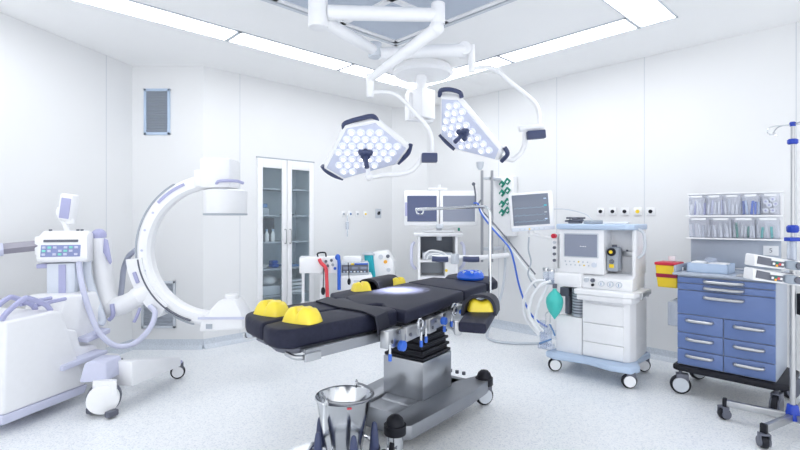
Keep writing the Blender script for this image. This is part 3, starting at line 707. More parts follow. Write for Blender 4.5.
# tube housing (bottom)
t = MB(); zc = Cc.z-.66
th_ = P(226, 315, 4.2)
t.hull([th_+Vector(q) for q in ((-.19, -.13, -.12), (.19, -.13, -.10), (-.19, .13, -.12), (.19, .13, -.10), (-.16, -.13, .0), (.18, -.12, .03), (-.16, .13, .0), (.18, .12, .03), (-.02, -.10, .15), (.11, -.10, .15), (-.02, .10, .15), (.11, .10, .15))], .02)
tubo = X(t, 'tube_housing', WH2)
X(MB().cyl(th_+Vector((.05, 0, .14)), th_+Vector((.05, 0, .185)), .06, n=24, bev=.01), 'collimator', WH2, tubo)
X(MB().box(-.19, .20, -.14, -.12, -.01, .008, Mrot(th_)), 'housing_stripe', LIL2, tubo)
X(MB().box(-.12, -.07, -.142, -.125, -.09, -.05, Mrot(th_)), 'status_label', GREY, tubo)
# legs
la = P(122, 358, 0)
f0 = Vector((-2.10, 3.60, 0)); f1 = Vector((-1.985, 4.22, 0)); lw = (f1-f0).normalized(); ln_ = Vector((lw.y, -lw.x, 0))
def oriented(p, q, prof_w0, prof_w1, z00, z01, z10, z11):
    dv = (q-p).normalized(); nn = Vector((dv.y, -dv.x, 0))
    return [p+nn*s*prof_w0+Vector((0, 0, z)) for s in (-1, 1) for z in (z00, z01)]+[q+nn*s*prof_w1+Vector((0, 0, z)) for s in (-1, 1) for z in (z10, z11)]
leg = X(MB().hull(oriented(f0, f1, .09, .055, .16, .35, .12, .20), .012), 'front_leg', WH)
X(MB().hull(oriented(f0+(f1-f0)*.86, f1+lw*.06, .06, .03, .135, .205, .12, .155), .008), 'toe_cap', LIL, leg)
X(MB().box(-.03, .03, -.015, .015, 0, .004, Mrot(f1+Vector((-.01, -.02, .178)), rz=1.3)), 'warning_mark', ORG, leg)
f2 = f0-ln_*.62; f3 = f1-ln_*.62
leg2 = X(MB().hull(oriented(f2, f3, .09, .055, .16, .35, .12, .20), .012), 'front_leg', WH)
X(MB().hull([Vector(q) for q in [f0+v for v in (Vector((-.20, -.19, .245)), Vector((-.03, -.13, .24)), Vector((-.18, .02, .245)), Vector((-.02, .02, .24)), Vector((-.17, -.17, .385)), Vector((-.05, -.12, .375)), Vector((-.18, .05, .385)), Vector((-.03, .06, .375)))]], .012), 'wheel_cover_top', LIL2)
X(MB().hull([Mc @ Vector(q) for q in ((.40, -.03, .30), (.75, -.07, .34), (.40, -.03, .34), (.75, -.07, .37), (.40, .1, .34), (.75, .1, .37), (.40, .1, .30), (.75, .1, .34))], .008), 'side_fairing', LIL2)
wq = Vector((f0.x-.045, f0.y-.15, .125))
wo = Vector((.45, -.893, 0))
X(MB().cyl(wq, wq+wo*.05, .105, n=28, bev=.012).hull([wq+wo*a+Vector((b_, .02, c)) for a in (0, .045) for b_, c in ((-.088, .03), (.088, .03), (-.085, .13), (.085, .13))]), 'wheel_cover', WH2)
X(MB().cyl(wq-wo*.008+Vector((0, 0, -.008)), wq-wo*.07+Vector((0, 0, -.008)), .113, n=28, bev=.01), 'wheel', DGREY)
X(MB().box(-.12, -.07, -.05, .03, -.115, -.07, Mrot(wq, rz=-.36), bev=.01), 'cable_guard', DGREY)
X(MB().box(.07, .12, -.05, .03, -.115, -.07, Mrot(wq, rz=-.36), bev=.01), 'cable_guard', DGREY)
def Xc(p, **k_):
    q = MATS[ca.name].inverted() @ p; return caster(ca, q.x, q.y, **k_)
Xc(f1+lw*.03+Vector((0, 0, 0)), r=.062, w=.03, ang=.4, m=BLK, hub=WH2, top=.14)
Xc(f3+lw*.03, r=.062, w=.03, ang=.4, m=BLK, hub=WH2, top=.14)
Xc(Mc @ Vector((.35, .45, 0)), r=.04, w=.03, ang=.4, top=.12); Xc(Mc @ Vector((.35, .25, 0)), r=.04, w=.03, ang=.4, top=.12)
# hoses of the machine
X(MB().tube([P(79, 262, 3.9), P(82, 285, 3.85), P(91, 315, 3.85), P(101, 335, 3.85), P(117, 346, 3.9), P(135, 343, 3.95), P(150, 328, 4.0), P(155, 313, 4.05), P(150, 306, 4.08)], .022, 12, 6), 'hose', LIL2)
X(MB().tube([P(87, 258, 4.0), P(88, 275, 4.0), P(94, 295, 4.0), P(102, 318, 4.0), P(100, 325, 3.98)], .030, 12, 6), 'hose', WHB)
X(MB().tube([P(120, 302, 4.3), P(122, 285, 4.35), P(124, 268, 4.38), P(129, 256, 4.35), P(136, 250, 4.3)], .024, 12, 6), 'hose', mat('grey_hose', (.38, .41, .52), .4))

# ---------------------------------------------------------------- trolleys behind the table
tq = P(318, 272, 5.4)
tr = thing('tourniquet_unit', 'white box unit with black handle and red and blue coiled hoses behind the table', 'medical device', (tq.x, tq.y, 0), math.radians(8))
zb, ztp = P(0, 272, 5.4).z, P(0, 256.5, 5.4).z
bd = MB().box(-.20, .06, -.12, .14, zb, ztp, bev=.008).build('cabinet_body', WH2, tr)
fp = MB().hull([Vector(q) for q in ((.06, -.12, zb), (.22, -.12, zb), (.06, .14, zb), (.22, .14, zb), (.06, -.10, ztp), (.20, -.10, ztp), (.06, .14, ztp), (.20, .14, ztp))], .006).build('front_panel', WH, tr)
MB().tube([(.0, -.05, ztp), (.0, -.05, ztp+.04), (.08, -.05, ztp+.045), (.09, -.05, ztp)], .009, 8, 3).build('carry_handle', BLK, tr)
for x, z, m in ((.09, .13, DGREY), (.15, .14, DGREY), (.11, .08, DGREY), (.165, .09, GREY), (.085, .05, RED), (.19, .05, BLUH)): MB().cyl((x, -.125, zb+z), (x, -.10, zb+z), .016, n=14).build('gauge', m, tr)
hz = ztp
MB().tube([(.02, -.14, hz-.02), (.04, -.16, hz-.06), (.09, -.16, hz-.12), (.10, -.15, hz-.25), (.11, -.15, hz-.5)], .020, 10, 8).build('red_coil_hose', REDH, tr, label='red coiled hose')
MB().tube([(.225, -.14, hz+.02), (.235, -.15, hz-.06), (.235, -.15, hz-.2), (.235, -.15, hz-.36)], .020, 10, 6).sph((.22, -.14, hz), (.03, .02, .035)).build('blue_coil_hose', BLUH, tr, label='blue coiled hose')
MB().sph((.06, -.15, hz-.37), (.024, .024, .045)).cyl((.06, -.15, hz-.34), (.07, -.15, hz-.1), .005).build('hand_bulb', BLK, tr, label='black hand bulb')
MB().sph((.345, -.16, hz-.27), (.020, .020, .038)).cyl((.345, -.16, hz-.24), (.335, -.15, hz-.06), .005).build('hand_bulb', BLK, tr, label='black hand bulb')
MB().box(.02, .06, -.02, .02, .10, zb, bev=.005).box(-.18, -.15, -.02, .02, .10, zb).build('post', WH, tr)
MB().box(-.20, .22, -.15, .15, .10, .13, bev=.01).box(-.2, .2, -.13, .13, .45, .47, bev=.006).build('shelf', WH, tr)
for x, y in ((-.17, -.12), (.19, -.12), (-.17, .12), (.19, .12)): caster(tr, x, y, r=.035, w=.02, top=.10)
tq = P(356, 290, 5.75); Yb = 5.75
tb = thing('device_trolley', 'white drawer trolley carrying the black generator behind the table', 'trolley', (tq.x, tq.y, 0), math.radians(6))
zA = P(0, 274, Yb).z
MB().box(-.20, .19, -.15, .2, .12, zA, bev=.01).build('body', WH2, tb)
for i in range(4): 
    dr = MB().box(-.18, .17, -.165, -.148, zA-.17-.16*i, zA-.02-.16*i, bev=.005).build('drawer', WH, tb)
    MB().box(-.03, .05, -.175, -.163, zA-.07-.16*i, zA-.055-.16*i).build('drawer_pull', LGREY, dr)
for x, y in ((-.17, -.12), (.16, -.12), (-.17, .16), (.16, .16)): caster(tb, x, y, r=.04, w=.02, top=.12)
gn = thing('generator_unit', 'black-fronted electrosurgical generator with blue and yellow top strip', 'medical device', Vector((tq.x, tq.y, zA+.001)), math.radians(6))
gh = P(0, 262, Yb).z-zA
gd = MB().box(-.19, .15, -.13, .18, 0, gh, bev=.008).build('housing', LGREY, gn)
MB().box(-.17, .14, -.142, -.128, .03, gh-.022, bev=.004).build('front_panel', DGREY, gn)
MB().box(-.02, .14, -.146, -.128, gh-.02, gh-.004).build('blue_strip', BLUH, gn); MB().box(-.06, -.025, -.146, -.128, gh-.022, gh-.003).build('yellow_strip', YEL2, gn)
for i in range(7): MB().box(-.15+i*.04, -.128+i*.04, -.148, -.14, .035, .05).build('socket', PAPER if i % 2 else LBL, gn)
for i in range(3): MB().box(-.15+i*.1, -.08+i*.1, -.146, -.14, .07, .10).build('display', SCRG, gn)
solo(MB().box(-.10, .12, -.06, .1, 0, .07, Mrot((tq.x-.05, tq.y, zA+gh+.002)), bev=.01), 'flat_case', WH2, 'low white case lying on top of the black generator', 'case', (tq.x-.05, tq.y, zA+gh+.002))
tq = P(380, 277, 6.1)
td = thing('suction_device', 'rounded white device with teal side on a stand by the back wall', 'medical device', (tq.x, tq.y, 0), math.radians(-8))
z0, z1 = P(0, 281, 6.1).z, P(0, 250, 6.1).z
MB().hull([Vector(q) for q in ((-.04, -.1, z0), (.18, -.1, z0), (-.08, -.1, z1-.02), (.10, -.1, z1), (.19, -.1, z1-.14), (-.04, .12, z0), (.18, .12, z0), (-.08, .12, z1-.02), (.10, .12, z1), (.19, .12, z1-.14))], .02).build('shell', WH2, td)
MB().hull([Vector(q) for q in ((-.16, -.09, z0+.03), (-.03, -.115, z0+.01), (-.19, -.09, z1-.06), (-.08, -.115, z1-.03), (-.16, .1, z0+.03), (-.03, .11, z0+.01), (-.19, .1, z1-.06), (-.08, .11, z1-.03))], .008).build('side_panel', TEALP, td, label='teal side panel')
MB().box(-.21, -.05, -.12, .11, z1-.06, z1-.03, bev=.008).build('top_ledge', LGREY, td)
for x, z, m, r_ in ((.03, -.08, LGREY, .03), (.09, -.14, ORG, .022), (.12, -.07, DGREY, .022), (.13, -.24, LGREY, .025), (.06, -.22, WH, .03)): MB().cyl((x, -.12, z1+z), (x, -.095, z1+z), r_, n=16).build('dial', m, td)
MB().box(-.15, .17, -.14, .14, .12, .20, bev=.02).cyl((0, 0, .2), (0, 0, z0), .04).build('stand', WH, td)
for x, y in ((-.12, -.1), (.14, -.1), (-.12, .1), (.14, .1)): caster(td, x, y, r=.04, w=.02, top=.13)
# drip: clear bottle hanging at the back wall socket
q = wallpoint(B, d2, 345.5); q = Vector((q.x+.03, q.y-.05, P(0, 222, q.y).z))
solo(MB().cyl(q, q+Vector((0, 0, -.10)), .022, n=12).cyl(q+Vector((0, 0, -.1)), q+Vector((0, 0, -.2)), .006).cyl(q, q+Vector((0, 0, .09)), .006), 'suction_jar', CLEAR, 'small clear jar hanging from the back wall sockets', 'jar', q)

# ---------------------------------------------------------------- endoscopy tower
ty = 6.3; tq = P(438, 300, ty)
tw = thing('monitor_tower', 'white equipment tower with two flat screens behind the table head', 'equipment tower', (tq.x, ty, 0), 0)
def lz(py, Y=ty): return P(0, py, Y).z
def lx(px, Y=ty): return P(px, 0, Y).x-tq.x
for x0, x1, m in ((404, 438, SCRB), (438.6, 475, SCRG)):
    mo = MB().box(lx(x0), lx(x1), -.20, -.13, lz(225.5), lz(191.5), bev=.012).build('monitor', WH2, tw)
    MB().box(lx(x0+3), lx(x1-2.5), -.206, -.198, lz(221.5), lz(196.5)).build('screen', m, mo)
MB().box(lx(405), lx(407), -.215, -.2, lz(216), lz(203)).build('side_grip', LIL, tw)
MB().box(lx(428), lx(446), -.17, -.10, lz(190.5), lz(188.5), bev=.004).cyl((lx(438.5), -.14, lz(189)), (lx(438.5), -.14, lz(185.5)), .018).build('sensor_bar', WH2, tw)
MB().box(lx(435), lx(442), -.21, -.1, lz(228), lz(224), bev=.004).cyl((lx(438.5), -.1, lz(240)), (lx(438.5), -.1, lz(205)), .035).build('monitor_arm', LGREY, tw)
MB().hull([Vector(q) for q in ((lx(414), -.22, lz(236)), (lx(460), -.22, lz(236)), (lx(413), -.24, lz(233)), (lx(461), -.24, lz(233)), (lx(416), .16, lz(228)), (lx(460), .16, lz(228)), (lx(416), .16, lz(236)), (lx(460), .16, lz(236)))], .008).build('keyboard_shelf', WH2, tw)
MB().box(lx(422), lx(452), -.20, -.06, lz(231.5), lz(230.2), bev=.002).build('keyboard', PAPER, tw)
MB().cyl((lx(457), -.2, lz(230.5)), (lx(457), -.2, lz(227.5)), .014).build('stop_button', GRN, tw)
bx0, bx1 = lx(417.5), lx(456)
car = MB().box(bx0, bx0+.03, -.18, .2, .14, lz(236)).box(bx1-.03, bx1, -.18, .2, .14, lz(236)).box(bx0+.03, bx1-.03, .17, .2, .14, lz(236))
car.box(bx0+.03, bx1-.03, -.18, .17, lz(261), lz(258.5)).box(bx0+.03, bx1-.03, -.18, .17, .14, .18).box(bx0+.03, bx1-.03, -.18, .17, lz(285), lz(275)).build('rack', WH2, tw)
MB().box(bx0+.03, bx1-.03, .14, .17, lz(258.5), lz(237)).build('rack_back', mat('rack_dark', (.16, .18, .22), .5), tw)
MB().box(bx0+.06, bx1-.06, -.15, .12, lz(258.5)+.001, lz(252), bev=.008).build('processor', LGREY, tw)
MB().box(bx0+.05, bx1-.15, .12, .16, lz(274), lz(262)).build('lower_back', GREY, tw)
MB().box(bx1-.16, bx1-.03, -.17, .1, lz(275), lz(261), bev=.006).build('drawer_unit', WH, tw)
MB().cyl((lx(445), -.19, lz(269)), (lx(445), -.17, lz(269)), .018, n=14).build('yellow_dial', YEL2, tw)
MB().tube([(lx(424), -.19, lz(257)), (lx(424), -.21, lz(253)), (lx(430), -.22, lz(249.5)), (lx(440), -.22, lz(251)), (lx(446), -.21, lz(255)), (lx(450), -.21, lz(258))], .012, 8, 6).tube([(lx(426), -.20, lz(258)), (lx(428), -.22, lz(254)), (lx(436), -.23, lz(252.5)), (lx(448), -.2, lz(257))], .010, 8, 6).build('cable_coil', PAPER, tw)
for x_, s in ((lx(413), -1), (lx(461), 1)): MB().tube([(x_-.01*s, -.1, lz(242)), (x_+.05*s*.4, -.14, lz(247)), (x_+.02*s, -.14, lz(262)), (x_-.03*s, -.1, lz(268))], .020, 8, 5).build('tow_handle', LIL2, tw)
for x, y in ((bx0+.04, -.14), (bx1-.04, -.14), (bx0+.04, .16), (bx1-.04, .16)): caster(tw, x, y, r=.05, w=.03, top=.14)

# ---------------------------------------------------------------- service column on the right wall
q = wallpoint(D, -d1, 506); rr = rzR
sv = thing('service_panel', 'white wall service panel with green connectors and two steel rails', 'service panel', Vector((q.x, q.y, .9)), rr)
Ys = q.y
def sz(py, Y=Ys-.1): return P(0, py, Y).z-.9
MB().box(-.16, .18, -.11, -.001, sz(236), sz(176.5), bev=.01).build('panel', WH2, sv)
for i, py in enumerate((183, 192, 203, 211.5)):
    cn = MB().box(-.012, .075, -.125, -.11, sz(py)-.03, sz(py)+.045, Mrot((0, 0, 0)), bev=.004)
    cn = MB().box(-.034, .034, -.128, -.108, -.034, .034, Mrot((.02, 0, sz(py)-.012), ry=.7), bev=.004).box(-.034, .034, -.128, -.108, -.034, .034, Mrot((.10, 0, sz(py)+.018), ry=.7), bev=.004).build('connector', GRN, sv)
    for fx, fz_ in ((.012, -.024), (.105, .01)): MB().box(-.012, .012, -.131, -.126, -.016, .016, Mrot((fx, 0, sz(py)+fz_), ry=.7)).build('socket_face', PAPER, cn)
for px in (482, 492):
    q2 = MATS[sv.name].inverted() @ P(px, 220, Ys-.25)
    rl = MB().cyl((q2.x, q2.y, sz(262, Ys-.25)), (q2.x, q2.y, sz(170.5, Ys-.25)), .017, n=14).build('equipment_rail', STEELD, sv)
q2 = MATS[sv.name].inverted() @ P(487, 220, Ys-.2)
MB().box(q2.x-.06, .0, q2.y-.02, -.0, sz(180), sz(178)).build('rail_bracket', LGREY, sv)
MB().box(q2.x-.06, .0, q2.y-.02, -.0, sz(250), sz(247)).build('rail_bracket', LGREY, sv)
MB().cyl((.03, -.05, sz(250)), (.03, -.05, sz(236)), .02).build('outlet_post', LGREY, sv)
i_ = MATS[sv.name].inverted()
arm_ = MB().tube([i_ @ P(432, 257.5, 5.75), i_ @ P(455, 257.5, 5.75), i_ @ P(480, 257.5, 5.8), i_ @ P(508, 255, 5.95)], .030, 8, 4).build('swing_arm', WH2, sv)
for a, b_ in ((432, 448), (463, 479)): MB().tube([i_ @ P(a, 258.8, 5.70), i_ @ P((a+b_)/2, 259.5, 5.70), i_ @ P(b_, 259.3, 5.70)], .034, 10, 4).build('grip', NAVY, arm_)
MB().box(-.035, .035, -.04, .04, -.07, .05, Mrot(i_ @ P(455, 258, 5.72)), bev=.008).build('arm_joint', LGREY, arm_)
MB().tube([i_ @ P(474, 185, 5.8), i_ @ P(475.5, 195, 5.8), i_ @ P(476, 206, 5.8), i_ @ P(481, 200, 5.85)], .010, 8, 5).sph(i_ @ P(473.5, 184, 5.8), .022).build('gas_lead', DGREY, sv)

# hoses as things
def hose(name, pts, r, m, label, cat='hose'): 
    p = [P(*q) for q in pts]; lo = min(p, key=lambda v: v.z)
    return solo(MB().tube(p, r, 10, 6), name, m, label, cat, lo)
hose('gas_hose', [(474, 203, 5.7), (478, 204, 5.65), (481, 213, 5.6), (492, 228, 5.45), (503, 240, 5.3), (510, 249, 5.2), (514, 262, 5.1), (519, 285, 5.0), (526, 305, 4.95), (534, 318, 4.9), (547, 327, 4.75)], .010, BLUH, 'blue gas hose running down from the service panel to the anaesthesia machine')
hose('gas_hose', [(478, 206, 5.72), (486, 218, 5.6), (500, 236, 5.4), (512, 250, 5.25), (524, 266, 5.05), (538, 283, 4.75)], .010, PAPER, 'white gas hose running diagonally beside the blue one')
hose('gas_hose', [(476, 206, 5.76), (484, 213, 5.66), (496, 226, 5.5), (508, 240, 5.35), (522, 258, 5.15), (535, 274, 4.85)], .008, DGREY, 'thin dark lead running diagonally above the white hose')
fl_ = lambda px, py: (px, py, (CH-.016)*F/(py-HY))
hose('floor_hose', [(505, 250, 6.0), (505, 268, 5.95), (502, 292, 5.9), (494, 315, 5.85), fl_(487, 335), fl_(492, 340), fl_(505, 342.5), fl_(525, 343.5), fl_(548, 343)], .016, LGREY, 'grey hose dropping from the service panel and curling across the floor')

# ---------------------------------------------------------------- anaesthesia machine
am = thing('anaesthesia_machine', 'white anaesthesia machine with screen, drawers and pale blue wheeled base', 'anaesthesia machine', (1.466, 4.48, 0), math.atan2(-.637, .77))
MB().prism([(-.08, -.06), (.02, -.11), (.30, -.07), (.52, -.14), (.68, -.12), (.73, -.02), (.66, .2), (.70, .5), (.60, .56), (.0, .56), (-.06, .4), (-.02, .2)], .125, .185, bev=.018).build('base', LBL, am)
for x, y, a in ((.0, -.03, -.2), (.655, -.075, .1), (.02, .48, .3), (.64, .48, .3)): caster(am, x, y, r=.062, w=.03, ang=.55, m=BLK, hub=WH2, top=.13)
MB().prism([(.245, 0), (.60, -.01), (.64, .02), (.67, .10), (.67, .48), (.245, .48)], .185, .745, bev=.008).build('drawer_cabinet', WH, am)
for z0, z1 in ((.495, .665), (.325, .49), (.195, .32)):
    MB().prism([(.25, -.018), (.60, -.026), (.60, .0), (.25, .01)], z0, z1, bev=.006).build('drawer', WH2, am)
MB().box(.0, .24, .0, .46, .185, .52, bev=.006).build('lower_panel', WH2, am)
MB().box(.02, .24, .2, .46, .52, .78).build('absorber_bay', GREY, am)
MB().cyl((.19, .06, .525), (.19, .06, .77), .058, n=24, bev=.005).build('absorber_canister', GREY, am)
can = MB()
for i in range(8): can.lathe([(.058, .55+i*.026), (.061, .555+i*.026), (.058, .56+i*.026)], (.19, .06, 0), n=24)
can.build('canister_rib', DGREY, am)
MB().cyl((.08, .10, .53), (.08, .10, .78), .03, n=16).box(.03, .11, .02, .1, .70, .78).build('gas_block', DGREY, am)
MB().prism([(.21, -.13), (.63, -.14), (.70, -.10), (.73, .02), (.73, .30), (.21, .30)], .755, .80, bev=.010).build('worktop', WH2, am)
MB().prism([(.23, -.115), (.62, -.125), (.68, -.09), (.70, .02), (.70, .30), (.23, .30)], .705, .755, bev=.010).build('pull_tray', WH, am)
MB().box(.735, .75, -.02, .28, .76, .80, bev=.003).box(.725, .74, .0, .03, .74, .79).box(.725, .74, .2, .24, .74, .79).build('side_rail', ALU, am)
MB().box(.0, .25, -.05, .40, .80, .925, bev=.008).build('flow_block', WH2, am)
MB().box(.025, .235, -.056, -.045, .815, .91, bev=.004).build('flow_door', WH, am)
MB().hull([Vector(q) for q in ((.25, -.03, .80), (.67, -.03, .80), (.25, -.02, .90), (.67, -.02, .90), (.25, .10, .935), (.67, .10, .935), (.25, .4, .935), (.67, .4, .935), (.25, .4, .8), (.67, .4, .8))], .008).build('gauge_panel', WH2, am)
for x, z, r_, m in ((.29, .875, .020, LGREY), (.345, .875, .018, DGREY), (.345, .835, .012, BLK), (.42, .852, .024, LGREY), (.495, .852, .026, LGREY), (.565, .852, .026, LGREY)):
    g_ = MB().cyl((x, -.045, z), (x, -.02, z), r_, n=20).build('gauge', m, am)
    if r_ > .02: MB().cyl((x, -.048, z), (x, -.044, z), r_*.72, n=20).build('gauge_face', PAPER, g_); MB().box(x-.002, x+.002, -.051, -.047, z-.012, z+.012).build('needle', CLOTHB, g_)
# upper housing
MB().box(.03, .43, .0, .42, .925, 1.325, bev=.008).build('display_housing', WH2, am)
MB().box(.075, .385, -.008, .004, 1.07, 1.29, bev=.004).build('bezel', LGREY, am)
sc_ = MB().box(.085, .375, -.012, -.004, 1.08, 1.28).build('screen', SCRG, am)
for i in range(4): MB().box(.225+i*.015, .235+i*.015, -.0135, -.0118, 1.168, 1.176).build('screen_mark', PAPER, sc_)
for i in range(6): MB().cyl((.09+i*.04, -.008, 1.03), (.09+i*.04, .0, 1.03), .007, n=10).build('key', (LGREY, LGREY, LGREY, YEL2, LGREY, LGREY)[i], am)
for i in range(6): MB().cyl((.10+i*.04, -.008, 1.0), (.10+i*.04, .0, 1.0), .007, n=10).build('key', (LGREY, LGREY, LGREY, LGREY, YEL2, LGREY)[i], am)
MB().cyl((.35, -.02, 1.01), (.35, .0, 1.01), .022, n=20).build('rotary_knob', WHB, am)
MB().box(.43, .65, .22, .42, .925, 1.325, bev=.004).box(.645, .675, .06, .42, .925, 1.325, bev=.006).build('vaporizer_bay', WH, am)
vp = MB().box(.435, .535, .05, .20, .955, 1.17, bev=.02).build('vaporizer', GREY, am)
MB().cyl((.483, .05, 1.13), (.483, .02, 1.13), .036, n=24, bev=.004).build('vaporizer_dial', BLK, vp); MB().cyl((.483, .02, 1.13), (.483, .012, 1.13), .015, n=16).build('dial_cap', YEL2, vp)
MB().box(.462, .50, .042, .052, .99, 1.02).build('yellow_label', YEL2, vp); MB().cyl((.483, .04, 1.045), (.483, .06, 1.045), .022).build('filler', CHROME, vp)
MB().cyl((.485, .12, 1.17), (.485, .12, 1.19), .02).build('lock_cap', DGREY, vp)
MB().box(.535, .66, .19, .215, 1.085, 1.13, bev=.003).build('vaporizer_rail', ALU, am)
for x in (.57, .62): MB().cyl((x, .2, 1.13), (x, .2, 1.145), .008).build('rail_pin', DGREY, am)
MB().prism([(.01, -.03), (.62, -.04), (.68, .0), (.69, .42), (.01, .42)], 1.325, 1.375, bev=.012).build('top_shelf', LBL, am)
MB().tube([(.68, .12, 1.33), (.72, .12, 1.30), (.735, .12, 1.2), (.72, .12, 1.12), (.68, .12, 1.08)], .013, 10, 5).build('side_handle', LGREY, am)
MB().box(-.05, .0, .02, .10, .95, 1.28, bev=.01).build('side_column', WH2, am)
MB().cyl((-.02, .02, 1.26), (-.02, -.02, 1.26), .022, n=16).build('red_knob', RED, am, label='small red knob')
for z in (1.20, 1.15, 1.09, 1.03): MB().cyl((-.02, .02, z), (-.02, -.0, z), .014, n=12).build('side_port', DGREY if z != 1.20 else LGREY, am)
# absorber arm, valves, breathing bag, hoses
va = MB().box(-.10, .0, -.02, .06, .80, .86, bev=.01).cyl((-.03, -.04, .86), (-.03, -.04, .93), .03).cyl((-.09, -.02, .84), (-.09, -.02, .92), .026).cyl((-.12, .02, .82), (-.02, .02, .82), .022)
va.build('valve_block', CLEAR, am); MB().cyl((-.09, -.02, .93), (-.09, -.02, .96), .03, n=16).cyl((-.03, -.04, .93), (-.03, -.04, .95), .032, n=16).build('valve_cap', CHROME, am)
MB().cyl((.015, -.07, .78), (.015, -.07, .82), .02).build('bag_neck', DGREY, am)
MB().lathe([(.016, .775), (.020, .76), (.05, .73), (.074, .69), (.078, .65), (.068, .60), (.045, .55), (.018, .515), (.006, .495)], (.015, -.075, 0), n=24).build('breathing_bag', TEAL, am, label='teal rubber breathing bag')
co = MB()
def corr(pts, r_):
    global co
    co.tube(pts, [r_, r_*.8]*40, 10, 10)
corr([(-.03, -.06, .84), (-.10, -.14, .80), (-.18, -.16, .66), (-.20, -.14, .50), (-.12, -.10, .36)], .016)
corr([(-.09, -.04, .84), (-.18, -.10, .82), (-.27, -.10, .66), (-.26, -.10, .48), (-.14, -.06, .32)], .016)
corr([(-.06, -.05, .80), (-.12, -.12, .62), (-.16, -.10, .46), (-.10, -.06, .36)], .014)
co.build('breathing_hose', PAPER, am)
MB().box(-.16, -.03, -.06, .06, .19, .23, bev=.01).cyl((-.13, 0, .22), (-.13, 0, .45), .028, n=16).cyl((-.06, -.02, .22), (-.06, -.02, .42), .026, n=16).cyl((-.10, -.05, .20), (-.10, -.05, .34), .03, n=16).build('suction_bottle', CLEAR, am, label='clear suction bottles')
MB().tube([(-.09, -.02, .44), (-.09, -.02, .52), (-.05, -.02, .54), (-.05, -.02, .44)], .006, 8, 4).build('bottle_bracket', CHROME, am)
MB().tube([(-.14, -.05, .24), (-.10, -.09, .26), (-.02, -.06, .30)], .008, 8, 4).tube([(-.05, -.03, .43), (-.01, -.05, .38), (.0, -.03, .33)], .007, 8, 4).build('blue_lead', CLOTHB, am)
# things on the machine's shelf
MA = MATS[am.name]
q = MA @ Vector((.14, .1, 1.3755))
b_ = MB(); random.seed(3)
for i in range(7):
    a = random.uniform(0, 6.3); b_.tube([q+Vector((random.uniform(-.08, .08), random.uniform(-.05, .05), -.0+.012+.007*i)) for _ in range(5)], .009, 8, 5)
solo(b_, 'cable_bundle', DGREY, 'dark bundle of coiled cables on the machine shelf', 'cables', q)
q = MA @ Vector((.30, .12, 1.3755))
solo(MB().box(-.07, .07, -.05, .05, 0, .034, Mrot(q, rz=.3), bev=.008), 'folded_cuff', GREY, 'folded grey cuff beside the cable bundle on the shelf', 'cuff', q)
q = MA @ Vector((.50, .12, 1.3755))
solo(MB().box(-.10, .10, -.06, .06, 0, .018, Mrot(q, rz=-.6), bev=.006), 'paper_pad', PAPER, 'flat white pad on the right half of the machine shelf', 'paper')
# patient monitor
pmY = 4.62; q = P(531, 213, pmY)
pm = thing('patient_monitor', 'patient monitor with grey screen tilted on an arm left of the anaesthesia machine', 'monitor', q, math.radians(-8))
Mt = Matrix.Rotation(math.radians(-4), 4, 'Y')
MB().box(-.20, .21, -.03, .06, -.16, .20, Mt, bev=.015).build('housing', WH2, pm)
s_ = MB().box(-.175, .165, -.036, -.028, -.115, .18, Mt, bev=.003).build('screen', mat('monitor_glass', (.10, .12, .17), .15, emit=.15, ecol=(.3, .34, .42)), pm)
tr_ = MB(); 
for i, z in enumerate((.12, .05, -.02, -.08)):
    pts = []
    for k2 in range(30):
        x = -.16+.010*k2; yv = .012*(1 if k2 % 6 == 3 else (-.4 if k2 % 6 == 4 else 0)); pts.append(Mt @ Vector((x, -.038, z+yv)))
    if i > 0: tr_.tube(pts, .0012, 4, 0)
tr_.build('trace_line', mat('trace', (.25, .38, .48), .5, emit=.15, ecol=(.4, .7, .9)), s_)
for i in range(4): MB().box(.12, .145, -.0385, -.036, .125-.065*i, .138-.065*i, Mt).build('readout', (LBL, TEALP, GREY, LBL)[i], s_)
MB().box(-.195, .205, -.042, -.02, -.17, -.135, Mt, bev=.006).build('control_strip', WHB, pm)
for i in range(6): MB().cyl(Mt @ Vector((-.12+i*.045, -.048, -.153)), Mt @ Vector((-.12+i*.045, -.04, -.153)), .008, n=10).build('button', (LGREY, LGREY, YEL2, LGREY, LGREY, LGREY)[i], pm)
iv = Mrot(q, rz=math.radians(-8)).inverted()
MB().cyl((0, .02, -.21), (0, .02, -.15), .03).cyl((0, .02, -.20), tuple(iv @ (MA @ Vector((-.07, .06, 1.235)))), .016).build('arm', WH2, pm)
hose('monitor_cable', [(529, 237, 4.6), (528.5, 250, 4.6), (531, 262, 4.6), (528, 274, 4.6), (533, 284, 4.58), (538, 290, 4.56)], .008, GREY, 'grey cable hanging under the patient monitor', 'cable')
hose('monitor_cable', [(553, 209, 4.66), (562, 209, 4.64), (575, 211, 4.62), (586, 214.5, 4.58), (592, 219.6, 4.50)], .005, LGREY, 'thin cable arching from the patient monitor to the machine shelf', 'cable')

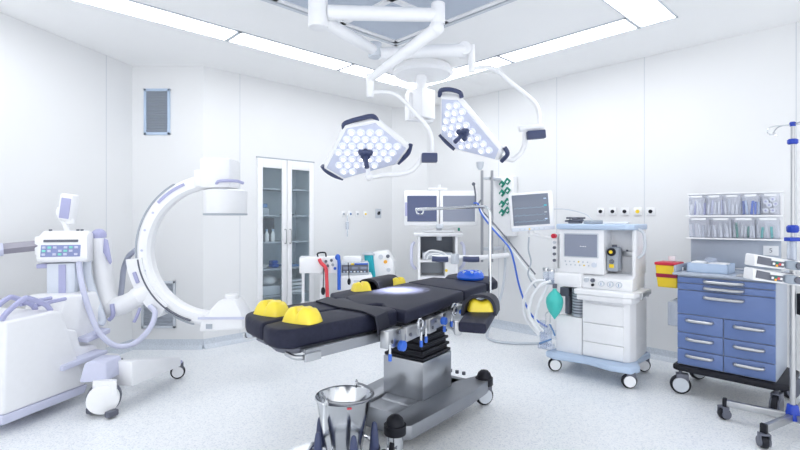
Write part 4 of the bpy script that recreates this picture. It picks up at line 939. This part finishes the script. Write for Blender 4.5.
# ---------------------------------------------------------------- blue supply cart
rc = math.radians(-46); ro = math.atan2(-.66, .75); sc = thing('supply_cart', 'blue drawer cart with grey worktop and dark bumper base', 'supply cart', (2.27, 3.90, 0), rc)
CWd = .640; MC = MATS[sc.name]
MB().box(0, CWd, .0, .50, .24, .965, bev=.004).build('carcass', CARTG, sc)
def drawer(x0, x1, z0, z1):
    d_ = MB().box(x0+.003, x1-.003, -.018, .001, z0+.003, z1-.003, bev=.004).build('drawer', CART, sc)
    xm = (x0+x1)/2; hw = (.125 if x1-x0 > .4 else .088); zm = z1-min(.045, (z1-z0)*.5)
    MB().tube([(xm-hw, -.012, zm), (xm-hw*.93, -.038, zm-.002), (xm-hw*.5, -.046, zm-.003), (xm+hw*.5, -.046, zm-.003), (xm+hw*.93, -.038, zm-.002), (xm+hw, -.012, zm)], .0125, 10, 4).build('handle', ALU, d_)
for z0, z1 in ((.905, .955), (.85, .905), (.655, .85)): drawer(.0, CWd, z0, z1)
for z0, z1 in ((.505, .655), (.372, .505), (.245, .372)): drawer(0, CWd/2, z0, z1)
for z0, z1 in ((.505, .655), (.372, .505), (.245, .372)): drawer(CWd/2, CWd, z0, z1)
MB().prism([(-.03, -.035), (CWd+.03, -.035), (CWd+.035, .02), (CWd+.035, .54), (-.03, .54)], .965, .985, bev=.006).build('worktop', CARTG, sc)
MB().box(-.03, -.012, .0, .52, .985, 1.04, bev=.005).build('side_guard', CARTG, sc)
MB().box(CWd+.017, CWd+.035, .12, .50, .985, 1.03, bev=.005).build('side_guard', CARTG, sc)
MB().box(-.01, CWd+.01, .50, .524, .985, .997, bev=.004).build('back_guard', CARTG, sc)
MB().prism([(-.035, -.01), (.01, -.04), (CWd, -.05), (CWd+.08, .02), (CWd+.08, .48), (CWd, .54), (.01, .54), (-.035, .5)], .19, .238, bev=.015).build('base_bumper', BLK, sc)
for x, y, a in ((.02, .0, -.15), (CWd-.0, .0, .9), (.02, .5, .3), (CWd+.02, .5, .3)): caster(sc, x, y, r=.076, w=.035, ang=a+.55, m=BLK, hub=LGREY if x < .3 else DGREY, top=.19)
# organiser
og = thing('bin_organizer', 'white rack of clear tilt bins mounted above the blue cart', 'bin organizer', (2.602, 4.277, 1.0), ro)
CWo = .627; ow = CWo+.01
MB().box(-.0, ow, .03, .05, -.0, .26, bev=.003).build('back_board', CARTG, og)
MB().box(-.015, ow+.015, .03, .045, .245, .645, bev=.003).box(-.018, ow+.018, -.09, .04, .245, .257, bev=.003).box(-.018, ow+.018, -.09, .04, .438, .452, bev=.003).box(-.018, ow+.018, -.03, .04, .632, .645, bev=.003).build('rack_frame', WH2, og)
MB().box(CWo*.83, CWo*.99, .022, .031, .12, .20, bev=.002).build('number_plate', PAPER, og)
textmesh('5', .05, MATS[og.name] @ Mrot((CWo*.91, .0205, .16), rx=math.pi/2), 'number', DGREY, og)
def tiltbin(x0, x1, z0, z1, fill):
    h_ = z1-z0
    t = bmesh.new()
    bn = MB().hull([Vector(q) for q in ((x0+.004, -.055, z0), (x1-.004, -.055, z0), (x0+.004, -.085, z1-.004), (x1-.004, -.085, z1-.004), (x0+.004, -.050, z0), (x1-.004, -.050, z0), (x0+.004, -.080, z1-.004), (x1-.004, -.080, z1-.004))])
    for xx in (x0+.004, x1-.007):
        bn.hull([Vector(q) for q in ((xx, -.05, z0), (xx+.003, -.05, z0), (xx, -.08, z1-.02), (xx+.003, -.08, z1-.02), (xx, .03, z0), (xx+.003, .03, z0), (xx, .03, z1-.03), (xx+.003, .03, z1-.03))])
    bn.box(x0+.004, x1-.004, -.05, .03, z0, z0+.003)
    bo = bn.build('bin', CLEARB, og)
    MB().box(x0+.025, x1-.025, -.093, -.084, z1-.026, z1-.008, bev=.002).build('bin_label', PAPER, bo)
    w_ = x1-x0
    if fill == 'rolls':
        f_ = MB(); r2 = MB()
        for i, (a, c) in enumerate(((.25, .2), (.6, .2), (.42, .45), (.75, .5), (.25, .62), (.6, .72))):
            f_.cyl((x0+w_*a, -.045, z0+h_*c), (x0+w_*a, .02, z0+h_*c), .021, n=14); r2.cyl((x0+w_*a, -.047, z0+h_*c), (x0+w_*a, -.044, z0+h_*c), .008, n=10)
        return f_, r2
    f_ = MB(); r2 = MB(); n = int(w_/.022)
    for i in range(n):
        x = x0+.012+i*(w_-.024)/(n-1); hh = h_*random.uniform(.5, .72); tl = random.uniform(-.18, .18)
        M = Mrot((x, random.uniform(-.035, .01), z0+.004), ry=tl*.6, rx=.12)
        (f_ if i % 3 != 1 else r2).box(-.0085, .0085, -.004, .004, 0, hh, M, bev=.0015)
    return f_, r2
nm5 = ['first from the left', 'second from the left', 'middle', 'fourth from the left', 'rightmost']
def fillbin(x0, x1, z0, z1, kind, m1, m2, lab):
    f_, r2 = tiltbin(x0, x1, z0, z1, kind)
    p = MATS[og.name] @ Vector(((x0+x1)/2, 0, z0))
    for mb_, m in ((f_, m1), (r2, m2)):
        if kind == 'rolls' or True:
            me_ = mb_
    o = f_.build('supplies', m1, None); o.data.transform(MATS[og.name]); o.data.transform(Matrix.Translation(-p)); o.location = p
    tag(o, lab, 'supplies', None, 'stuff'); MATS[o.name] = Matrix.Translation(p)
    o2 = r2.build('coloured_piece', m2, o); o2.data.transform(MATS[og.name]); o2.data.transform(Matrix.Translation(-p))
up = [(('s', PAPER, LIL)), (('s', PAPER, LIL2)), (('s', PAPER, LGREY)), (('s', BLUH, LBL)), (('rolls', PAPER, LIL))]
for i in range(5):
    k_, m1, m2 = up[i]; fillbin(ow/5*i, ow/5*(i+1), .454, .630, k_, m1, m2, ['wrapped white tubes', 'white tubes with red ends', 'pale wrapped tubes', 'blue wrapped supplies', 'rolls of white tape'][i]+' in the '+nm5[i]+' bin of the upper row')
for i in range(4):
    fillbin(ow/4*i, ow/4*(i+1), .259, .436, 's', PAPER, (LGREY, PAPER, GRN, TEAL)[i], 'packed syringes in the '+['leftmost', 'second', 'third', 'rightmost'][i]+' bin of the lower row')
# light blue box with contents
q = MC @ Vector((.16, .22, .9855))
bx = thing('tray_box', 'light blue open tray box holding white packs on the cart top', 'tray', q, rc)
MB().box(-.12, .17, -.13, .10, 0, .006).box(-.12, .17, -.13, -.124, 0, .075).box(-.12, .17, .094, .10, 0, .075).box(-.12, -.114, -.13, .10, 0, .075).box(.164, .17, -.13, .1, 0, .075).build('tray', LBL, bx)
MB().box(-.10, .0, -.09, .05, .0065, .085, bev=.01).build('pack', PAPER, bx); MB().box(.02, .15, -.09, .05, .0065, .08, Mrot((0, 0, 0), rz=.0), bev=.01).build('pack', WH2, bx)
MB().sph((.03, -.02, .10), (.05, .04, .022)).build('crumpled_wrap', CLEAR, bx)
q = MC @ Vector((.50, .02, .9855))
solo(MB().box(-.10, .08, -.05, .09, 0, .012, Mrot(q, rz=rc), bev=.006).box(-.09, .07, -.04, .08, .012, .018, Mrot(q, rz=rc)), 'steel_tray', ALU, 'flat metal tray on the cart top beside the pumps', 'tray', q)
# sharps bin, bracket, plastic holder
q = MC @ Vector((-.115, .20, .835))
sb = thing('sharps_bin', 'yellow sharps bin with red lid hung beside the blue cart', 'sharps bin', q, rc)
MB().prism([(-.075, -.08), (.075, -.08), (.075, .08), (-.075, .08)], 0, .19, bev=.008, top=[(-.09, -.095), (.078, -.095), (.078, .095), (-.09, .095)]).build('bin_body', YEL2, sb)
MB().prism([(-.096, -.10), (.081, -.10), (.081, .10), (-.096, .10)], .19, .215, bev=.008).build('lid', RED, sb, label='red lid')
MB().prism([(-.0835, -.0885), (.0765, -.0885), (.0765, .0885), (-.0835, .0885)], .085, .118, bev=.002, top=[(-.0865, -.0915), (.0775, -.0915), (.0775, .0915), (-.0865, .0915)]).build('red_band', mat('dark_red', (.35, .01, .05), .5), sb)
MB().cyl((.0, .05, .225), (.0, .05, .262), .03, n=16).build('lid_cap', WH2, sb)
MB().box(.079, .114, -.04, .04, .12, .18, bev=.003).build('bracket', ALU, sb)
q = MC @ Vector((-.045, .18, .52))
hb = thing('glove_holder', 'small clear plastic holder on the left side of the blue cart', 'holder', q, rc)
MB().box(-.06, .04, -.08, .05, 0, .20, bev=.006).build('box', CLEAR, hb); MB().box(-.02, .044, -.06, .03, .20, .225, bev=.004).build('clip', GREY, hb)

# ---------------------------------------------------------------- IV pole and pumps
iq = Vector((2.585, 3.14, 0))
ip = thing('iv_pole', 'tall steel IV pole with blue collars on a five-legged castor base', 'IV pole', iq)
MB().cyl((0, 0, .14), (0, 0, 1.30), .016, n=18).build('lower_tube', ALU, ip); MB().cyl((0, 0, 1.28), (0, 0, 2.06), .011, n=16).build('upper_tube', ALU, ip)
MB().cyl((0, 0, .10), (0, 0, .20), .045, .03, n=20, bev=.006).build('hub_collar', BLU, ip, label='blue base hub')
for z, r_, h_ in ((1.355, .034, .05), (1.93, .030, .035), (1.995+.05, .018, .03)): MB().lathe([(r_*.8, z-h_/2), (r_, z-h_*.3), (r_, z+h_*.3), (r_*.7, z+h_/2)], (0, 0, 0), n=10).build('blue_collar', BLU, ip)
MB().tube([(-.0, 0, 2.04), (-.07, .0, 2.035), (-.12, 0, 2.03), (-.155, .0, 2.02), (-.165, 0, 1.99), (-.14, 0, 1.975), (-.115, 0, 1.985)], .004, 8, 5).build('hook', CHROME, ip)
for sx in ((.155, .02), (.0, .15), (.0, -.15)):
    MB().tube([(0, 0, 2.04), (sx[0]*.7, sx[1]*.7, 2.05), (sx[0], sx[1], 2.03), (sx[0]*1.05, sx[1]*1.05, 2.0), (sx[0]*.85, sx[1]*.85, 1.99)], .004, 8, 5).build('hook', CHROME, ip)
a0 = math.atan2(3.385-3.14, 2.30-2.585)
for i in range(5):
    a = a0+i*math.radians(72)
    if i == 1: a = math.atan2(2.956-3.14, 2.25-2.585)
    if i == 3: a = math.radians(-15)
    if i == 4: a = math.radians(40)
    M = Mrot((0, 0, 0), rz=a)
    lg = MB().box(.03, .36, -.016, .016, .095, .14, M, bev=.003).build('leg', ALU, ip); MB().box(.36, .385, -.019, .019, .085, .15, M, bev=.004).build('end_cap', BLK, lg)
    caster(ip, .375*math.cos(a), .375*math.sin(a), r=.040, w=.036, ang=a+.8, m=BLK, hub=DGREY, top=.09)
MB().box(-.06, .05, -.05, .0, 1.275, 1.30, bev=.004).build('bottle_clamp', BLU, ip)
solo(MB().cyl(iq+Vector((-.03, -.03, 1.14)), iq+Vector((-.03, -.03, 1.272)), .026, n=18), 'drip_bottle', CLEAR, 'clear cylinder hung under the blue clamp on the IV pole', 'bottle', iq+Vector((-.03, -.03, 1.14)))
def pump(z, first=None):
    t_ = thing('infusion_pump', '', 'infusion pump', iq+Vector((-.20, -.085, z)), math.radians(-4), 'infusion pumps on the pole')
    Mt2 = Matrix.Rotation(math.radians(7), 4, 'Y')
    MB().hull([Mt2 @ Vector(q) for q in ((-.15, -.06, .0), (.17, -.06, .0), (-.15, -.05, .075), (.17, -.05, .060), (-.14, .06, .0), (.17, .06, .0), (-.14, .06, .078), (.17, .06, .065))], .010).build('pump_body', WH2, t_)
    s_ = MB().hull([Mt2 @ Vector(q) for q in ((-.135, -.066, .018), (-.05, -.066, .012), (-.13, -.062, .066), (-.055, -.062, .060), (-.135, -.05, .018), (-.05, -.05, .012), (-.13, -.045, .066), (-.055, -.045, .060))]).build('pump_display', DGREY, t_)
    MB().box(-.055, .022, -.069, -.055, .012, .048, Mt2, bev=.003).build('keypad', DGREY, t_)
    for x, zz, m in ((-.042, .030, PAPER), (-.023, .038, GRN), (-.023, .020, ORG), (-.006, .030, REDH), (.010, .030, PAPER)): MB().box(x-.007, x+.007, -.073, -.068, zz-.007, zz+.007, Mt2, bev=.003).build('key', m, t_)
    MB().hull([Mt2 @ Vector(q) for q in ((.03, -.075, .012), (.03, -.075, .055), (.06, -.09, .004), (.06, -.09, .066), (.145, -.08, .012), (.145, -.08, .052), (.185, -.06, .030), (.03, -.04, .01), (.03, -.04, .06), (.17, -.04, .03))], .008).build('drive_head', mat('pump_grey', (.30, .35, .42), .3), t_)
    MB().cyl(Mt2 @ Vector((.095, -.098, .036)), Mt2 @ Vector((.095, -.07, .036)), .022, n=16).build('syringe_clamp', DGREY, t_)
    MB().box(.10, .17, .055, .068, .02, .07, Mt2).build('pole_clamp', DGREY, t_)
    return t_
p1 = pump(1.105); p1['label'] = 'upper of the two white infusion pumps on the IV pole'
p2 = copy_tree(p1); p2.location = p1.location+Vector((-.012, -.005, -.088)); p2['label'] = 'lower of the two white infusion pumps on the IV pole'
MB_ = MB()
solo(MB().box(-.03, .03, -.03, .03, -.07, .07, Mrot(iq+Vector((.06, -.02, .86))), bev=.006), 'power_adapter', BLK, 'black power adapter hanging on the right of the IV pole', 'adapter', iq+Vector((.06, -.02, .79)))

# ---------------------------------------------------------------- ceiling pendant (disc and box)
dq = Vector((.255, 5.27, H))
cpn = thing('ceiling_pendant', 'white ceiling disc with a short pipe and boxy supply head', 'ceiling pendant', dq)
MB().lathe([(.30, 0), (.33, -.04), (.335, -.075), (.30, -.10), (.0, -.10)], (0, 0, 0), n=48).build('ceiling_disc', WH2, cpn)
MB().cyl((-.02, 0, -.10), (-.02, 0, -.27), .06, n=24).build('pipe', WH2, cpn)
MB().box(-.12, .10, -.12, .12, -.58, -.26, Mrot((-.02, 0, 0), rz=.78), bev=.012).box(-.16, .16, -.05, .05, -.60, -.30, Mrot((-.04, .03, 0), rz=.5), bev=.01).build('supply_head', WH, cpn)

# ---------------------------------------------------------------- surgical lights
hub = P(318, 14, 3.02)
def armtube(p, q, r0, r1, m=WH2, parent=None, name='arm'):
    return MB().cyl(p, q, r0, r1, n=20, bev=.006).build(name, m, parent, world=True)
hb_ = thing('light_mount', 'white ceiling mount hub carrying both surgical light arms', 'light mount', Vector((hub.x, hub.y, H)))
MB().cyl(hub+Vector((0, 0, -.09)), hub+Vector((0, 0, .20)), .062, n=28, bev=.008).build('spindle', WH2, hb_, world=True)
MB().cyl(hub+Vector((0, 0, .20)), Vector((hub.x, hub.y, H)), .045, n=24).build('ceiling_tube', WH, hb_, world=True)
def planept(px, py, Cn, N):
    d = Vector(((px-CX)/F, 1, -(py-HY)/F)); o = Vector((0, 0, CH)); return o+d*((Cn-o).dot(N)/d.dot(N))
def lamp(nm, label, Cn, N, face, bumps, target, handle_dir):
    N = Vector(N).normalized(); t_ = thing('surgical_light', label, 'surgical light', Cn)
    f3 = [planept(x, y, Cn, N) for x, y in face]; ctr = sum(f3, Vector())/len(f3)
    # rounded housing: a hull of the face ring, mid ring, and a smaller back ring
    back = [ctr+(p-ctr)*.72-N*.105 for p in f3]; mid = [ctr+(p-ctr)*1.05-N*.05 for p in f3]
    MB().hull([p-N*.004 for p in f3]+mid+back, .012, 3).build('housing', WH2, t_, world=True)
    x, y, z = basis(N)
    MB().hull([ctr+(p-ctr)*.93+N*o_ for p in f3 for o_ in (-.01, .003)], .002).build('reflector', LAMPF, t_, world=True)
    # lenses on a hexagonal lattice
    P2 = [((p-ctr).dot(x), (p-ctr).dot(y)) for p in f3]
    def inside(a, b_, mg):
        n = len(P2); sgn = None
        for i in range(n):
            x0, y0 = P2[i]; x1, y1 = P2[(i+1) % n]; L = math.hypot(x1-x0, y1-y0)
            dd = ((x1-x0)*(b_-y0)-(y1-y0)*(a-x0))/L
            if sgn is None: sgn = 1 if sum(P2[j][0]*P2[(j+1) % n][1]-P2[(j+1) % n][0]*P2[j][1] for j in range(n)) > 0 else -1
            if dd*sgn < mg: return False
        return True
    pitch = .064; src = None
    for i in range(-8, 9):
        for j in range(-8, 9):
            a = pitch*(i+.5*(j % 2)); b_ = pitch*.866*j
            if math.hypot(a, b_) < .052 or not inside(a, b_, .036): continue
            c = ctr+x*a+y*b_+N*.003
            o = MB().lathe([(.031, 0), (.0315, .004), (.028, .010), (.022, .013), (.014, .014), (.002, .015)], c, N, n=16).build('led_lens', LAMPG, t_, world=True)
            MB().lathe([(.013, .013), (.012, .016), (.006, .019), (.001, .0195)], c, N, n=12).build('led_core', LAMPC, o, world=True)
    # bumpers
    for pix in bumps:
        pts = [planept(a, b_, Cn, N)-N*.03 for a, b_ in pix]
        MB().tube(pts, .017, 8, 5, flat=1).build('edge_bumper', NAVY, t_, world=True)
    # handle
    hdl = MB().cyl(ctr, ctr+N*.05, .036, n=20, bev=.006)
    for k3 in range(3):
        a = 2*math.pi*k3/3+.5; hdl.sph(ctr+(x*math.cos(a)+y*math.sin(a))*.038+N*.03, .022)
    h0 = hdl.build('handle_hub', NAVY, t_, world=True)
    MB().cyl(ctr+N*.04, ctr+N*.05+Vector(handle_dir), .014, .018, n=14, bev=.004).build('sterile_handle', NAVY, h0, world=True)
    # its own light
    sl = bpy.data.lights.new('lamp_beam', 'SPOT'); sl.energy = SPOT_POWER; sl.spot_size = math.radians(17); sl.spot_blend = 1; sl.shadow_soft_size = .12; sl.color = (.95, .97, 1)
    so_ = bpy.data.objects.new('lamp_beam', sl); COL.objects.link(so_); so_.parent = t_
    pos = ctr+N*.09; pos = pos+(Vector(target)-pos)*.28; so_.location = MATS[t_.name].inverted() @ pos
    so_.rotation_euler = (Vector(target)-pos).to_track_quat('-Z', 'Y').to_euler()
    return t_, ctr
tgt = tp(398, 290)
C1 = P(366, 150, 3.40)
l1, c1 = lamp('a', 'left surgical light head with round white lenses, facing the camera', C1, (.05, -.74, -.67),
     [(345, 127), (376, 121), (409, 148), (397, 165), (343, 180), (324, 169)],
     [[(344, 131), (345, 125.5), (359, 121), (373, 118.5), (378, 125)], [(411, 147), (408, 156), (398, 165.5)], [(322, 168), (326, 173), (334, 178), (343, 181)]], tgt, (.012, -.03, -.085))
C2 = P(470, 127, 3.62)
l2, c2 = lamp('b', 'right surgical light head turned sideways, seen with its housing edge', C2, (-.52, -.66, -.54),
     [(440, 97), (457, 98), (501, 151), (497, 161), (456, 150), (440, 135)],
     [[(438, 98), (439, 92), (448, 91), (458, 94), (460, 99)], [(503, 149), (506, 156), (500, 163)], [(438, 136), (445, 144), (453, 151)]], tgt, (-.06, -.04, -.06))
# lamp A arms
def Lw(pts, r, name, parent, m=WH2, n=14, sm=6): return MB().tube(pts, r, n, sm).build(name, m, parent, world=True)
A1 = P(438, 15, 3.05)
armtube(hub+Vector((.063, 0, .01)), A1, .047, .042, parent=l1)
jt = MB().cyl(A1+Vector((.0, 0, -.06)), A1+Vector((.0, 0, .075)), .045, n=22, bev=.006).sph(A1+Vector((-.01, 0, -.085)), .05).build('elbow_joint', WH2, l1, world=True)
A2 = P(370, 79, 3.35)
armtube(A1+Vector((-.01, 0, -.09)), A2, .045, .028, parent=l1, name='spring_arm')
MB().cyl(A2+Vector((0, 0, .035)), A2+Vector((0, 0, -.13)), .026, n=18, bev=.004).build('vertical_joint', WH2, l1, world=True)
hA = P(432, 154, 3.36)
Lw([A2+Vector((0, 0, -.10)), P(382, 92, 3.35), P(394, 94, 3.35), P(404, 101, 3.35), P(418, 116, 3.35), P(428, 128, 3.36), P(432, 140, 3.36), hA], .014, 'yoke', l1)
MB().cyl(P(421, 155.5, 3.36), P(434, 155.5, 3.36), .024, n=16).build('swivel', WH2, l1, world=True)
MB().box(-.055, .055, -.03, .03, -.035, .03, Mrot(P(429.5, 157.5, 3.33)), bev=.008).build('side_grip', NAVY, l1, world=True)
Lw([P(422, 156, 3.36), P(419, 163, 3.36), P(411, 171, 3.36), P(398, 174.5, 3.36), P(384, 175, 3.36), P(370, 176, 3.40), c1+Vector((0, .09, -.03))], .016, 'lower_yoke', l1)
MB().sph(P(369, 177, 3.38), .028).build('yoke_knob', WH2, l1, world=True)
# lamp B arms
B1 = P(375, 51, 3.55)
armtube(hub+Vector((.03, .04, -.03)), B1, .044, .040, parent=l2)
MB().cyl(B1+Vector((0, 0, -.05)), B1+Vector((0, 0, .06)), .05, n=22, bev=.006).build('elbow_joint', LGREY, l2, world=True)
B2 = P(466, 50, 3.85)
armtube(B1+Vector((.03, 0, -.02)), B2, .044, .052, parent=l2, name='spring_arm')
MB().cyl(B2+Vector((-.02, -.06, 0)), B2+Vector((-.02, .06, 0)), .055, n=20, bev=.006).cyl(B2+Vector((.045, 0, .04)), B2+Vector((.045, 0, -.18)), .028, n=18, bev=.005).build('vertical_joint', WH2, l2, world=True)
hB = P(536, 127, 3.75)
Lw([P(473, 69, 3.85), P(485, 67, 3.84), P(496, 70, 3.82), P(508, 80, 3.8), P(524, 93, 3.78), P(535, 103, 3.76), P(539, 113, 3.75), P(539, 126, 3.75)], .017, 'yoke', l2)
MB().cyl(P(519, 129, 3.74), P(543, 127, 3.74), .026, n=16, bev=.005).build('swivel', WH2, l2, world=True)
MB().box(-.07, .07, -.03, .03, -.035, .03, Mrot(P(536, 134.5, 3.70), ry=-.08), bev=.008).build('side_grip', NAVY, l2, world=True)
Lw([P(525, 131, 3.74), P(525, 142, 3.74), P(522, 151, 3.74), P(516, 157, 3.74), P(508, 159, 3.74), c2+Vector((.12, .10, -.06))], .020, 'lower_yoke', l2)
MB().lathe([(.03, 0), (.026, -.04), (.012, -.06)], P(480, 162, 3.70), n=16).build('yoke_knob', LGREY, l2, world=True)
